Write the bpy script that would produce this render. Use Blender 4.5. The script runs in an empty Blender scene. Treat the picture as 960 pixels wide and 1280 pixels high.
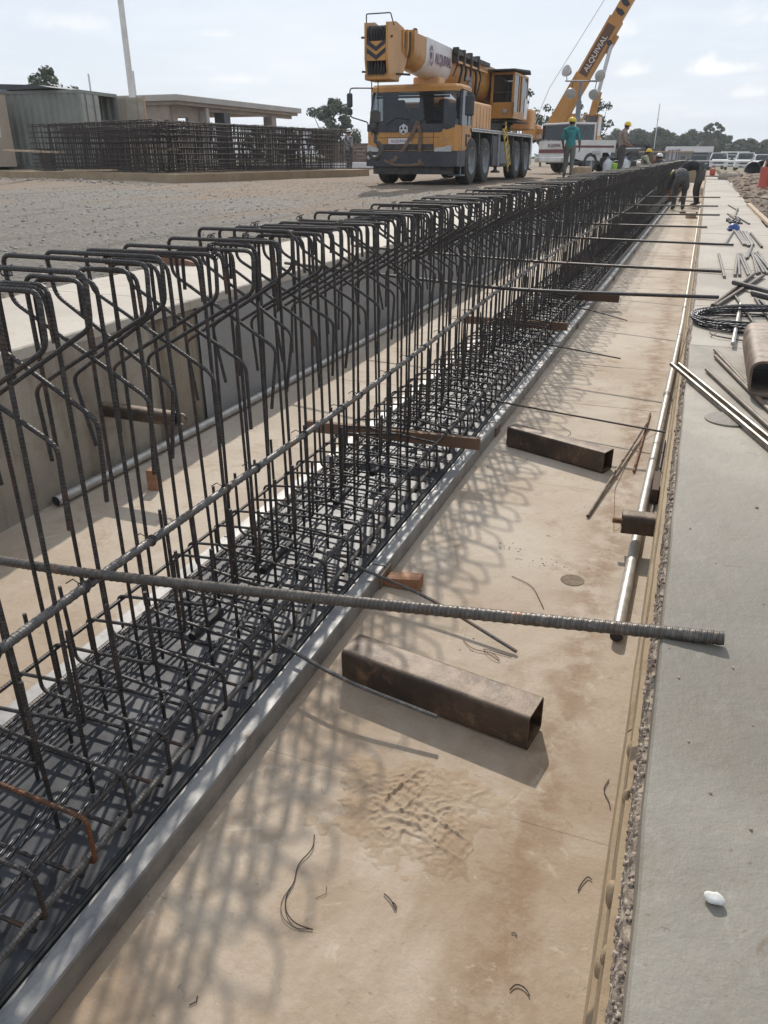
import bpy, bmesh, math, random
import numpy as np
from mathutils import Matrix, Vector, noise
random.seed(7); rnd = random.uniform
PI = math.pi
S = bpy.context.scene
COL = S.collection
# ------------------------------------------------------------------ camera
cd = bpy.data.cameras.new("camera"); cam = bpy.data.objects.new("camera", cd); COL.objects.link(cam); S.camera = cam
cd.sensor_fit = 'VERTICAL'; cd.sensor_height = 24.0; cd.lens = 24.0 * 962 / 1280
cd.clip_start = 0.05; cd.clip_end = 3000
Rm = Matrix(((0.93413133, -0.14985177, 0.32394922), (0.35692948, 0.39218177, -0.84781767), (0, 0.90760008, 0.4198358)))
cam.matrix_world = Matrix.Translation((0, 0, 1.3)) @ Rm.to_4x4()
# ------------------------------------------------------------------ light
SUN = Vector((-0.42, 1.15, 1.0)).normalized()
ELEV = math.asin(SUN.z); AZ = math.atan2(SUN.x, SUN.y)
ld = bpy.data.lights.new("sun", 'SUN'); sun = bpy.data.objects.new("sun", ld); COL.objects.link(sun)
ld.energy = 3.5; ld.angle = math.radians(0.85); ld.color = (1.0, 0.93, 0.83)
sun.rotation_euler = SUN.to_track_quat('Z', 'Y').to_euler(); sun.location = (0, 0, 60)
S.view_settings.view_transform = 'Standard'; S.view_settings.look = 'None'
S.view_settings.exposure = 0.13; S.view_settings.gamma = 1.0
S.cycles.max_bounces = 6; S.cycles.diffuse_bounces = 3; S.cycles.glossy_bounces = 3; S.cycles.transparent_max_bounces = 8
# ------------------------------------------------------------------ world
W = bpy.data.worlds.new("World"); S.world = W; W.use_nodes = True
def world():
    nt = W.node_tree; N = nt.nodes; L = nt.links; N.clear()
    out = N.new('ShaderNodeOutputWorld'); bg = N.new('ShaderNodeBackground'); bg.inputs[1].default_value = 0.116
    sky = N.new('ShaderNodeTexSky'); sky.sky_type = 'NISHITA'; sky.sun_disc = False
    sky.sun_elevation = ELEV; sky.sun_rotation = AZ; sky.air_density = 1.0; sky.dust_density = 2.0
    tc = N.new('ShaderNodeTexCoord'); sep = N.new('ShaderNodeSeparateXYZ'); L.new(tc.outputs['Generated'], sep.inputs[0])
    def mth(op, a, b=None, c=None):
        n = N.new('ShaderNodeMath'); n.operation = op
        for i, v in enumerate((a, b, c)):
            if v is None: continue
            if isinstance(v, (int, float)): n.inputs[i].default_value = v
            else: L.new(v, n.inputs[i])
        return n.outputs[0]
    def mix(f, a, b):
        n = N.new('ShaderNodeMix'); n.data_type = 'RGBA'
        if isinstance(f, (int, float)): n.inputs[0].default_value = f
        else: L.new(f, n.inputs[0])
        for i, v in ((6, a), (7, b)):
            if isinstance(v, tuple): n.inputs[i].default_value = (*v, 1)
            else: L.new(v, n.inputs[i])
        return n.outputs[2]
    # hazy veil over the clear sky
    veil = mix(0.88, sky.outputs[0], (5.75, 6.4, 7.3))
    low = N.new('ShaderNodeMapRange'); low.inputs[1].default_value = 0.0; low.inputs[2].default_value = 0.16
    low.inputs[3].default_value = 0.55; low.inputs[4].default_value = 0.0; L.new(sep.outputs[2], low.inputs[0])
    veil = mix(low.outputs[0], veil, (6.5, 7.0, 7.6))
    # thin streaks, projected on a cloud layer
    zz = mth('MAXIMUM', sep.outputs[2], 0.02); zz = mth('ADD', zz, 0.10)
    px = mth('DIVIDE', sep.outputs[0], zz); py = mth('DIVIDE', sep.outputs[1], zz)
    cmb = N.new('ShaderNodeCombineXYZ'); L.new(px, cmb.inputs[0]); L.new(py, cmb.inputs[1])
    no = N.new('ShaderNodeTexNoise'); no.inputs['Scale'].default_value = 0.55; no.inputs['Detail'].default_value = 7; no.inputs['Roughness'].default_value = 0.6
    L.new(cmb.outputs[0], no.inputs['Vector'])
    mr = N.new('ShaderNodeMapRange'); mr.inputs[1].default_value = 0.45; mr.inputs[2].default_value = 0.75; mr.inputs[3].default_value = 0; mr.inputs[4].default_value = 0.75
    L.new(no.outputs[0], mr.inputs[0])
    c1 = mix(mr.outputs[0], veil, (7.8, 8.1, 8.5))
    # small cumulus puffs: (azimuth, elevation, half widths)
    az = mth('ARCTAN2', sep.outputs[0], sep.outputs[1]); el = mth('ARCSINE', sep.outputs[2])
    n2 = N.new('ShaderNodeTexNoise'); n2.inputs['Scale'].default_value = 24; n2.inputs['Detail'].default_value = 6; n2.inputs['Roughness'].default_value = 0.62
    L.new(tc.outputs['Generated'], n2.inputs['Vector'])
    acc = None
    for (a, e, wa, we, s) in PUFFS:
        dx = mth('DIVIDE', mth('SUBTRACT', az, a), wa); dy = mth('DIVIDE', mth('SUBTRACT', el, e), we)
        # flat base: the lower half falls off faster
        dl = mth('MULTIPLY', mth('LESS_THAN', dy, 0.0), 1.0); dy = mth('MULTIPLY', dy, mth('ADD', mth('MULTIPLY', dl, 1.2), 1.0))
        d = mth('SQRT', mth('ADD', mth('MULTIPLY', dx, dx), mth('MULTIPLY', dy, dy)))
        v = mth('ADD', mth('SUBTRACT', 1.0, d), mth('MULTIPLY', mth('SUBTRACT', n2.outputs[0], 0.5), 2.6))
        m = N.new('ShaderNodeMapRange'); m.interpolation_type = 'SMOOTHSTEP'; m.inputs[1].default_value = 0.0; m.inputs[2].default_value = 0.9; m.inputs[3].default_value = 0; m.inputs[4].default_value = s
        L.new(v, m.inputs[0]); acc = m.outputs[0] if acc is None else mth('MAXIMUM', acc, m.outputs[0])
    c2 = mix(acc, c1, (8.6, 8.6, 8.6))
    L.new(c2, bg.inputs[0]); L.new(bg.outputs[0], out.inputs[0])
PUFFS = [(0.0, 0.083, 0.050, 0.014, .85), (0.035, 0.127, 0.042, 0.020, .6), (0.028, 0.060, 0.030, 0.010, .6), (-0.09, 0.083, 0.036, 0.014, .7),
         (-0.115, 0.12, 0.03, 0.015, .5), (-0.70, 0.125, 0.05, 0.018, .4), (-0.55, 0.120, 0.03, 0.008, .35), (-0.53, 0.077, 0.035, 0.009, .4), (-0.80, 0.15, 0.10, 0.018, .5),
         (0.35, 0.10, 0.09, 0.02, .8), (-1.2, 0.12, 0.09, 0.02, .8), (0.9, 0.15, 0.12, 0.03, .8), (-1.9, 0.14, 0.12, 0.03, .8), (2.2, 0.13, 0.12, 0.03, .8)]
world()
# ------------------------------------------------------------------ materials
MATS = {}
def NT(name):
    m = bpy.data.materials.new(name); m.use_nodes = True; nt = m.node_tree
    return m, nt, nt.nodes, nt.links, nt.nodes['Principled BSDF']
def mathn(nt, op, a, b=None, clamp=False):
    n = nt.nodes.new('ShaderNodeMath'); n.operation = op; n.use_clamp = clamp
    for i, v in enumerate((a, b)):
        if v is None: continue
        if isinstance(v, (int, float)): n.inputs[i].default_value = v
        else: nt.links.new(v, n.inputs[i])
    return n.outputs[0]
def noisen(nt, scale, detail=5, rough=.6, vec=None, st=None, dist=0):
    n = nt.nodes.new('ShaderNodeTexNoise'); n.inputs['Scale'].default_value = scale; n.inputs['Detail'].default_value = detail; n.inputs['Roughness'].default_value = rough
    n.inputs['Distortion'].default_value = dist
    if vec is None: vec = nt.nodes.new('ShaderNodeTexCoord').outputs['Object']
    if st:
        mp = nt.nodes.new('ShaderNodeMapping'); mp.inputs['Scale'].default_value = st; nt.links.new(vec, mp.inputs[0]); vec = mp.outputs[0]
    nt.links.new(vec, n.inputs['Vector']); return n.outputs[0]
def ramp(nt, v, a, b, lo=0., hi=1.):
    m = nt.nodes.new('ShaderNodeMapRange'); m.interpolation_type = 'SMOOTHSTEP'
    for i, x in enumerate((a, b, lo, hi)): m.inputs[i+1].default_value = x
    nt.links.new(v, m.inputs[0]); return m.outputs[0]
def mixn(nt, f, a, b):
    n = nt.nodes.new('ShaderNodeMix'); n.data_type = 'RGBA'
    if isinstance(f, (int, float)): n.inputs[0].default_value = f
    else: nt.links.new(f, n.inputs[0])
    for i, v in ((6, a), (7, b)):
        if isinstance(v, tuple): n.inputs[i].default_value = (*v, 1)
        else: nt.links.new(v, n.inputs[i])
    return n.outputs[2]
def bumpn(nt, h, dist, strength=1.0, prev=None):
    b = nt.nodes.new('ShaderNodeBump'); b.inputs['Distance'].default_value = dist; b.inputs['Strength'].default_value = strength
    nt.links.new(h, b.inputs['Height'])
    if prev is not None: nt.links.new(prev, b.inputs['Normal'])
    return b.outputs[0]
def mat(name, c1, c2=None, scale=8, rough=.6, metal=0., bump=0., bscale=None, lo=.35, hi=.65, st=None, spec=None, c3=None, s3=3., f3=(.55, .7)):
    if name in MATS: return MATS[name]
    m, nt, N, L, p = NT(name)
    p.inputs['Roughness'].default_value = rough; p.inputs['Metallic'].default_value = metal
    if spec is not None: p.inputs['Specular IOR Level'].default_value = spec
    if c2:
        f = noisen(nt, scale, 6, .65, st=st); c = mixn(nt, ramp(nt, f, lo, hi), c1, c2)
        if c3:
            c = mixn(nt, ramp(nt, noisen(nt, s3, 5, .7, st=st), *f3), c, c3)
        L.new(c, p.inputs['Base Color'])
    else: p.inputs['Base Color'].default_value = (*c1, 1)
    if bump: L.new(bumpn(nt, noisen(nt, bscale or scale * 4, 5, .6, st=st), bump), p.inputs['Normal'])
    MATS[name] = m; return m
def rebar_mat(name, dark, rust, amt, strand=False, rough=.5):
    m, nt, N, L, p = NT(name)
    uv = N.new('ShaderNodeUVMap'); s = N.new('ShaderNodeSeparateXYZ'); L.new(uv.outputs[0], s.inputs[0])
    if strand: ph = mathn(nt, 'MULTIPLY', mathn(nt, 'ADD', mathn(nt, 'MULTIPLY', s.outputs[0], 14.0), s.outputs[1]), 6 * PI)
    else: ph = mathn(nt, 'MULTIPLY', mathn(nt, 'ADD', mathn(nt, 'MULTIPLY', s.outputs[0], 125.0), s.outputs[1]), 2 * PI)
    w = mathn(nt, 'SINE', ph)
    oi = N.new('ShaderNodeObjectInfo')
    f = noisen(nt, 9, 5, .7); f = mathn(nt, 'ADD', f, mathn(nt, 'MULTIPLY', mathn(nt, 'SUBTRACT', oi.outputs['Random'], .5), .16))
    c = mixn(nt, ramp(nt, f, .62 - amt, .80 - amt), dark, rust)
    g = noisen(nt, 60, 3, .6); c = mixn(nt, mathn(nt, 'MULTIPLY', ramp(nt, g, .45, .75), .5), c, tuple(min(1, x * 2.2 + .02) for x in dark))
    if strand: c = mixn(nt, ramp(nt, w, -.9, .1, .9, 0), c, (.004, .004, .005))  # grooves between the wires darkened in the colour, as crease shade
    L.new(c, p.inputs['Base Color'])
    p.inputs['Metallic'].default_value = .55 if strand else .35; p.inputs['Roughness'].default_value = rough
    b = bumpn(nt, ramp(nt, w, .1, .95) if not strand else w, .0012 if not strand else .0012)
    L.new(b, p.inputs['Normal']); MATS[name] = m; return m
REBAR = rebar_mat('rebar_steel', (.046, .042, .041), (.12, .068, .044), .06)
REBARG = rebar_mat('rebar_grey_steel', (.105, .10, .096), (.17, .085, .045), .06, rough=.45)
REBARR = rebar_mat('rebar_rusty_steel', (.07, .04, .025), (.20, .085, .035), .25, rough=.7)
STRAND = rebar_mat('strand_steel', (.10, .10, .105), (.05, .05, .05), .0, True, .38)
BLACKSTEEL = mat('oily_black_steel', (.022, .024, .030), (.085, .088, .098), 4, .48, .25, .0006, 30, .38, .70)
GALV = mat('galvanised_steel', (.31, .305, .298), (.17, .175, .185), 7, .55, .45, .0008, 50, .4, .7, c3=(.17, .13, .10), s3=11, f3=(.58, .76))
ZINC = mat('bright_zinc_pipe', (.52, .50, .46), (.38, .36, .33), 25, .42, .55, .0006, 60)
DARKSTEEL = mat('dark_mill_steel', (.050, .038, .030), (.10, .066, .045), 9, .55, .25, .0012, 60, .38, .66, c3=(.20, .125, .075), s3=13, f3=(.54, .70))
RUSTTUBE = mat('rusty_tube_steel', (.10, .065, .045), (.24, .175, .13), 6, .65, .1, .002, 40, c3=(.06, .045, .035), s3=9, f3=(.5, .65))
SHINY = mat('bare_bright_steel', (.22, .205, .18), (.11, .085, .065), 12, .38, .65, .0003, 60)
BLACK = mat('black_rubber', (.012, .012, .013), (.03, .029, .028), 12, .6)
TYRE = mat('dusty_tyre_rubber', (.035, .034, .033), (.085, .078, .070), 4, .85, 0, .004, 30)
WOOD = mat('raw_timber', (.34, .17, .09), (.24, .12, .065), 5, .75, 0, .002, 30, st=(1, 1, 8))
WOODPALE = mat('pale_timber', (.45, .34, .23), (.36, .26, .17), 5, .75, 0, .002, 30)
ORANGE = mat('orange_crane_paint', (.52, .255, .062), (.43, .205, .052), 1.5, .42, 0, .0006, 9, c3=(.27, .155, .075), s3=2.6, f3=(.52, .74))
ORANGED = mat('faded_orange_paint', (.66, .38, .18), (.58, .30, .11), 2.0, .5, 0, c3=(.40, .24, .12), s3=5)
WHITEP = mat('white_vehicle_paint', (.72, .71, .69), (.62, .60, .57), 2.5, .35)
WHITEB = mat('white_boom_paint', (.70, .69, .70), (.62, .60, .60), 2.5, .4)
DKGREY = mat('dark_grey_plastic', (.035, .037, .042), (.06, .06, .065), 6, .5)
NAVY = mat('navy_grey_paint', (.024, .028, .038), (.045, .047, .055), 4, .45)
FRAME = mat('dark_chassis_paint', (.025, .026, .03), (.07, .06, .05), 5, .6)
STEELB = mat('blue_grey_paint', (.16, .18, .20), (.22, .23, .24), 4, .5)
YEL = mat('yellow_paint', (.62, .44, .06), (.5, .35, .06), 5, .5)
RED = mat('faded_red_plastic', (.50, .10, .06), (.40, .09, .06), 4, .55)
REDST = mat('dark_red_stripe_paint', (.16, .05, .05), None, 4, .5)
LIME = mat('lime_plastic', (.36, .66, .05), (.30, .58, .05), 8, .45)
LAMP = mat('silver_lamp_metal', (.60, .60, .62), (.5, .5, .52), 10, .35, .4)
LENS = mat('pale_lens_plastic', (.50, .49, .46), (.30, .30, .30), 40, .25)
TEXTP = mat('plum_lettering_paint', (.13, .05, .10), None, 5, .5)
TEXTW = mat('pale_lettering_paint', (.66, .64, .58), None, 5, .5)
CHEVB = mat('black_marking_paint', (.02, .022, .03), None, 5, .5)
def dusty(m, col, k=.75):
    nt = m.node_tree; p = nt.nodes['Principled BSDF']; L = nt.links; src = p.inputs['Base Color'].links[0].from_socket
    g = nt.nodes.new('ShaderNodeNewGeometry'); s = nt.nodes.new('ShaderNodeSeparateXYZ'); L.new(g.outputs['Normal'], s.inputs[0])
    f = mathn(nt, 'MULTIPLY', ramp(nt, s.outputs[2], .55, .95), mathn(nt, 'MULTIPLY', ramp(nt, noisen(nt, 16, 6, .7), .3, .65), k)); L.new(mixn(nt, f, src, col), p.inputs['Base Color'])
    r = mixn(nt, f, (p.inputs['Metallic'].default_value,)*3, (0, 0, 0)); L.new(r, p.inputs['Metallic'])
dusty(DARKSTEEL, (.25, .18, .125)); dusty(RUSTTUBE, (.38, .31, .25), .8); dusty(TYRE, (.2, .17, .14), .5)
def glass(name, tint, tr):
    m, nt, N, L, p = NT(name); out = N['Material Output']
    g = N.new('ShaderNodeBsdfGlossy'); g.inputs['Roughness'].default_value = .03; g.inputs['Color'].default_value = (.9, .92, .95, 1)
    t = N.new('ShaderNodeBsdfTransparent'); t.inputs['Color'].default_value = (*tint, 1)
    d = N.new('ShaderNodeBsdfDiffuse'); d.inputs['Color'].default_value = (.06, .065, .07, 1)
    f = N.new('ShaderNodeFresnel'); f.inputs[0].default_value = 1.5
    a = N.new('ShaderNodeMixShader'); a.inputs[0].default_value = 1 - tr; L.new(t.outputs[0], a.inputs[1]); L.new(d.outputs[0], a.inputs[2])
    b = N.new('ShaderNodeMixShader'); L.new(f.outputs[0], b.inputs[0]); L.new(a.outputs[0], b.inputs[1]); L.new(g.outputs[0], b.inputs[2])
    L.new(b.outputs[0], out.inputs[0]); MATS[name] = m; return m
GLASS = glass('tinted_glass', (.55, .60, .62), .72)
def concrete(name, base, alt, dirt, dirt_or_sheen=None, rough=.75, streak=None, spk=.0, runs=None, fine=.0022, scuff=None):
    m, nt, N, L, p = NT(name)
    tc = N.new('ShaderNodeTexCoord').outputs['Object']
    c = mixn(nt, ramp(nt, noisen(nt, 1.3, 6, .62, tc), .35, .68), base, alt)
    c = mixn(nt, mathn(nt, 'MULTIPLY', ramp(nt, noisen(nt, 5.5, 8, .72, tc, dist=.4), .5, .72), .65), c, dirt)
    c = mixn(nt, mathn(nt, 'MULTIPLY', ramp(nt, noisen(nt, 38, 5, .7, tc), .55, .78), .35), c, tuple(x * .55 for x in dirt))
    c = mixn(nt, mathn(nt, 'MULTIPLY', ramp(nt, noisen(nt, 120, 3, .6, tc), .62, .75), spk), c, tuple(x * .4 for x in dirt))
    sp = N.new('ShaderNodeSeparateXYZ'); L.new(tc, sp.inputs[0])
    if dirt_or_sheen:   # walked-in sandy soil; on the grey slab, grazing sheen painted in as pale dust
        col, y0, y1 = dirt_or_sheen
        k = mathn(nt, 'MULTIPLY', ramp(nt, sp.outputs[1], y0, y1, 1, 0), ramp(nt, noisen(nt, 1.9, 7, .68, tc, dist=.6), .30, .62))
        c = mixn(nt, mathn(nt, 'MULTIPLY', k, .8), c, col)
    if streak:      # rusty sand washed along the pipe
        col, xc, wd = streak
        wob = mathn(nt, 'MULTIPLY', mathn(nt, 'SUBTRACT', noisen(nt, 1.6, 4, .6, tc), .5), .22)
        d = mathn(nt, 'ABSOLUTE', mathn(nt, 'ADD', mathn(nt, 'SUBTRACT', sp.outputs[0], xc), wob))
        k = mathn(nt, 'MULTIPLY', ramp(nt, d, wd, 0.), ramp(nt, noisen(nt, 11, 7, .75, tc), .38, .60))
        c = mixn(nt, mathn(nt, 'MULTIPLY', k, .72), c, col)
    if scuff:       # pale trowel and boot scuffs
        c = mixn(nt, mathn(nt, 'MULTIPLY', ramp(nt, noisen(nt, 7, 8, .75, tc, dist=2.2), .56, .68), scuff[3]), c, scuff[:3])
        c = mixn(nt, mathn(nt, 'MULTIPLY', ramp(nt, noisen(nt, 17, 6, .7, tc, dist=1.2), .62, .70), .55), c, tuple(x*.7 for x in dirt))
        c = mixn(nt, mathn(nt, 'MULTIPLY', ramp(nt, noisen(nt, .9, 5, .6, tc, dist=.5), .48, .66), .45), c, tuple(x*.85 for x in alt))
    if runs:        # damp streaks running down the face
        c = mixn(nt, mathn(nt, 'MULTIPLY', ramp(nt, noisen(nt, 3.2, 6, .65, tc, st=(1, 1.6, .22)), .48, .68), .75), c, runs)
        c = mixn(nt, mathn(nt, 'MULTIPLY', ramp(nt, noisen(nt, 2.4, 7, .7, tc, dist=.8), .58, .74), .6), c, tuple(x*.6 for x in runs))
    L.new(c, p.inputs['Base Color']); p.inputs['Roughness'].default_value = rough
    p.inputs['Specular IOR Level'].default_value = .28
    b = bumpn(nt, noisen(nt, 4.5, 8, .7, tc), .012, .6); b = bumpn(nt, noisen(nt, 70, 4, .65, tc), fine, .7, b); L.new(b, p.inputs['Normal'])
    MATS[name] = m; return m
CFLOOR = concrete('sandy_trench_concrete', (.475, .41, .335), (.385, .31, .235), (.27, .185, .12), ((.285, .205, .135), 1.0, 2.7), .8, ((.225, .14, .082), -.135, .12), .25, None, .0022, (.52, .455, .37, .5))
CSLAB = concrete('grey_slab_concrete', (.265, .243, .205), (.175, .160, .134), (.20, .142, .092), ((.43, .38, .315), 2.5, .7), .58, None, .4, None, .0009, (.29, .275, .24, .55))  # paler with distance: sheen of grazing light put into the colour
CPALE2 = concrete('dusty_slab_concrete', (.40, .36, .305), (.31, .275, .23), (.28, .21, .15), None, .65, None, .35, None, .0014, (.46, .42, .36, .3))
CPALE = concrete('pale_slab_concrete', (.46, .415, .355), (.38, .34, .29), (.36, .29, .22), None, .75, None, .2)
CWALL = concrete('stained_wall_concrete', (.345, .305, .25), (.24, .21, .165), (.17, .135, .10), None, .8, None, .45, (.165, .13, .095))
CWALLD = concrete('damp_joint_concrete', (.285, .245, .19), (.20, .165, .12), (.13, .10, .07), None, .85, None, .5, (.10, .078, .055))
CWALLG = concrete('grey_wall_concrete', (.30, .295, .285), (.26, .255, .245), (.2, .18, .155), None, .75, None, .2)
CTAN = concrete('tan_wall_concrete', (.36, .28, .185), (.30, .225, .145), (.20, .135, .08), None, .85, None, .3)
AGG = mat('broken_aggregate', (.36, .30, .235), (.16, .125, .10), 60, .95, 0, .006, 90, .4, .6)
# ------------------------------------------------------------------ mesh builder
class MB:
    def __init__(s): s.v = []; s.f = []; s.uv = []; s.mi = []; s.M = None; s.mat = 0
    def add(s, vs, fs, uvs=None):
        o = len(s.v)
        if s.M is not None: vs = [tuple(s.M @ Vector(v)) for v in vs]
        s.v.extend(tuple(v) for v in vs)
        for i, f in enumerate(fs):
            s.f.append(tuple(a + o for a in f)); s.mi.append(s.mat)
            s.uv.append(uvs[i] if uvs else None)
        return s
    def box(s, c, d, rz=0, rx=0, ry=0, bev=0):
        x, y, z = (a / 2 for a in d); M = Matrix.Translation(c)
        if rz or rx or ry: M = M @ Matrix.Rotation(rz, 4, 'Z') @ Matrix.Rotation(ry, 4, 'Y') @ Matrix.Rotation(rx, 4, 'X')
        if bev:
            b = min(bev, x*.9, y*.9, z*.9); vs = []
            for sx in (-1, 1):
                for sy in (-1, 1):
                    for sz in (-1, 1):
                        vs += [(sx*(x-b), sy*(y-b), sz*z), (sx*(x-b), sy*y, sz*(z-b)), (sx*x, sy*(y-b), sz*(z-b))]
            bm = bmesh.new(); [bm.verts.new(v) for v in vs]; r = bmesh.ops.convex_hull(bm, input=bm.verts); bm.verts.index_update()
            bmesh.ops.dissolve_limit(bm, angle_limit=.01, verts=bm.verts, edges=bm.edges); bm.verts.index_update()
            V = [tuple(M @ v.co) for v in bm.verts]; F = [tuple(v.index for v in f.verts) for f in bm.faces]; bm.free()
            return s.add(V, F)
        V = [tuple(M @ Vector((a*x, b*y, c_*z))) for a in (-1, 1) for b in (-1, 1) for c_ in (-1, 1)]
        return s.add(V, [(0,1,3,2),(4,6,7,5),(0,4,5,1),(2,3,7,6),(0,2,6,4),(1,5,7,3)])
    def bb(s, x0, x1, y0, y1, z0, z1, bev=0): return s.box(((x0+x1)/2, (y0+y1)/2, (z0+z1)/2), (abs(x1-x0), abs(y1-y0), abs(z1-z0)), bev=bev)
    def tube(s, P, r, n=8, cap=True, closed=False, radii=None, u0=0.):
        P = [Vector(p) for p in P]; m = len(P); T = []
        for i in range(m):
            if closed: t = P[(i+1) % m] - P[i-1]
            else: t = P[min(i+1, m-1)] - P[max(i-1, 0)]
            T.append(t.normalized())
        a = Vector((0, 0, 1)) if abs(T[0].z) < .9 else Vector((0, 1, 0))
        nrm = (a - T[0] * a.dot(T[0])).normalized(); vs = []; L = [u0]; 
        for i in range(m):
            if i:
                L.append(L[-1] + (P[i]-P[i-1]).length)
                nrm = (nrm - T[i] * nrm.dot(T[i])); nrm = nrm.normalized() if nrm.length > 1e-6 else Vector((1, 0, 0))
            b = T[i].cross(nrm); rr = radii[i] if radii else r
            for k in range(n):
                an = 2*PI*k/n; q = rr(an, L[-1]) if callable(rr) else rr
                vs.append(P[i] + (nrm*math.cos(an) + b*math.sin(an))*q)
        fs = []; us = []
        for i in range(m if closed else m-1):
            j = (i+1) % m
            for k in range(n):
                k2 = (k+1) % n; fs.append((i*n+k, i*n+k2, j*n+k2, j*n+k))
                us.append(((L[i], k/n), (L[i], (k+1)/n), (L[j] if j else L[i]+.01, (k+1)/n), (L[j] if j else L[i]+.01, k/n)))
        if cap and not closed:
            fs += [tuple(range(n-1, -1, -1)), tuple((m-1)*n+k for k in range(n))]; us += [None, None]
        return s.add(vs, fs, us)
    def cyl(s, p0, p1, r, n=12, r1=None): return s.tube([p0, p1], r, n, radii=[r, r if r1 is None else r1])
    def lathe(s, prof, c=(0,0,0), axis='z', n=20, cap=True):
        vs = []
        for (r, h) in prof:
            for k in range(n):
                a = 2*PI*k/n; u, w = r*math.cos(a), r*math.sin(a)
                vs.append({'z': (c[0]+u, c[1]+w, c[2]+h), 'x': (c[0]+h, c[1]+u, c[2]+w), 'y': (c[0]+w, c[1]+h, c[2]+u)}[axis])
        m = len(prof); fs = [(i*n+k, i*n+(k+1)%n, (i+1)*n+(k+1)%n, (i+1)*n+k) for i in range(m-1) for k in range(n)]
        if cap: fs += [tuple(range(n-1,-1,-1)), tuple((m-1)*n+k for k in range(n))]
        return s.add(vs, fs)
    def prism(s, poly, a0, a1, axis='x'):
        n = len(poly)
        f = {'x': lambda p, a: (a, p[0], p[1]), 'y': lambda p, a: (p[0], a, p[1]), 'z': lambda p, a: (p[0], p[1], a)}[axis]
        vs = [f(p, a0) for p in poly] + [f(p, a1) for p in poly]
        return s.add(vs, [tuple(range(n-1,-1,-1)), tuple(range(n, 2*n))] + [(i, (i+1)%n, n+(i+1)%n, n+i) for i in range(n)])
    def sphere(s, c, r, n=10, m=6, sc=(1,1,1), jit=0):
        vs = [(c[0], c[1], c[2]-r*sc[2])]
        for i in range(1, m):
            t = -PI/2 + PI*i/m
            for k in range(n):
                a = 2*PI*k/n; q = r*(1+rnd(-jit, jit)); vs.append((c[0]+q*sc[0]*math.cos(t)*math.cos(a), c[1]+q*sc[1]*math.cos(t)*math.sin(a), c[2]+q*sc[2]*math.sin(t)))
        vs.append((c[0], c[1], c[2]+r*sc[2])); e = len(vs)-1; fs = []
        for k in range(n): fs.append((0, 1+(k+1)%n, 1+k)); fs.append((e, 1+(m-2)*n+k, 1+(m-2)*n+(k+1)%n))
        for i in range(m-2):
            for k in range(n): fs.append((1+i*n+k, 1+i*n+(k+1)%n, 1+(i+1)*n+(k+1)%n, 1+(i+1)*n+k))
        return s.add(vs, fs)
    def mesh(s, name, mats, smooth=False, off=None):
        me = bpy.data.meshes.new(name); V = s.v
        if off is not None: V = [(x-off[0], y-off[1], z-off[2]) for x, y, z in V]
        me.from_pydata(V, [], s.f)
        if any(u for u in s.uv):
            lay = me.uv_layers.new(name='UVMap'); d = []
            for f, u in zip(s.f, s.uv):
                if u: [d.extend(q) for q in u]
                else: d.extend([0.0]*(2*len(f)))
            lay.data.foreach_set('uv', d)
        for mm in (mats if isinstance(mats, (list, tuple)) else [mats]): me.materials.append(mm)
        if any(s.mi): me.polygons.foreach_set('material_index', s.mi)
        if smooth:
            me.polygons.foreach_set('use_smooth', [True]*len(me.polygons))
            if smooth != 'all':
                try: me.set_sharp_from_angle(angle=math.radians(40))
                except Exception: pass
        me.update(); return me
def bend(P, r, seg=4):
    """round the inner corners of a polyline"""
    P = [Vector(p) for p in P]; out = [P[0]]
    for i in range(1, len(P)-1):
        a, b, c = P[i-1], P[i], P[i+1]; d1 = (a-b); d2 = (c-b); q = min(r, d1.length*.48, d2.length*.48)
        p0 = b + d1.normalized()*q; p1 = b + d2.normalized()*q
        for k in range(seg+1):
            t = k/seg; out.append(p0*(1-t)**2 + b*2*t*(1-t) + p1*t*t)
    out.append(P[-1]); return out
def link(name, data, parent=None, loc=(0,0,0), rot=None):
    o = bpy.data.objects.new(name, data); COL.objects.link(o); o.location = loc
    if rot: o.rotation_euler = rot
    if parent: o.parent = parent
    return o
def root_loc(o):
    while o.parent: o = o.parent
    return o.location
def obj(name, mb, mats, parent=None, smooth=False, kind=None):
    off = root_loc(parent) if parent else None
    o = link(name, mb.mesh(name, mats, smooth, off), parent)
    if kind: o['kind'] = kind
    return o
def tag(o, label, cat, group=None):
    o['label'] = label; o['category'] = cat
    if group: o['group'] = group
    return o
def thing(name, label, cat, loc=(0,0,0), group=None):
    o = link(name, None, None, loc); return tag(o, label, cat, group)
def single(name, label, cat, mb, mats, group=None, smooth=False, loc=None):
    if loc is None: n = len(mb.v); loc = tuple(sum(v[i] for v in mb.v)/n for i in range(2)) + (min(v[2] for v in mb.v),)
    o = link(name, mb.mesh(name, mats, smooth, loc), None, loc); return tag(o, label, cat, group)
def text_mb(s, size, depth=.004):
    cu = bpy.data.curves.new('t', 'FONT'); cu.body = s; cu.size = size; cu.extrude = depth; cu.align_x = 'CENTER'; cu.align_y = 'CENTER'; cu.offset = size*.004
    o = bpy.data.objects.new('t', cu); COL.objects.link(o); dg = bpy.context.evaluated_depsgraph_get(); dg.update()
    me = bpy.data.meshes.new_from_object(o.evaluated_get(dg)); mb = MB()
    mb.v = [tuple(v.co) for v in me.vertices]; mb.f = [tuple(p.vertices) for p in me.polygons]; mb.uv = [None]*len(mb.f); mb.mi = [0]*len(mb.f)
    bpy.data.objects.remove(o); bpy.data.meshes.remove(me); bpy.data.curves.remove(cu); return mb
def xf(mb, M): mb.v = [tuple(M @ Vector(v)) for v in mb.v]; return mb
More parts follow.
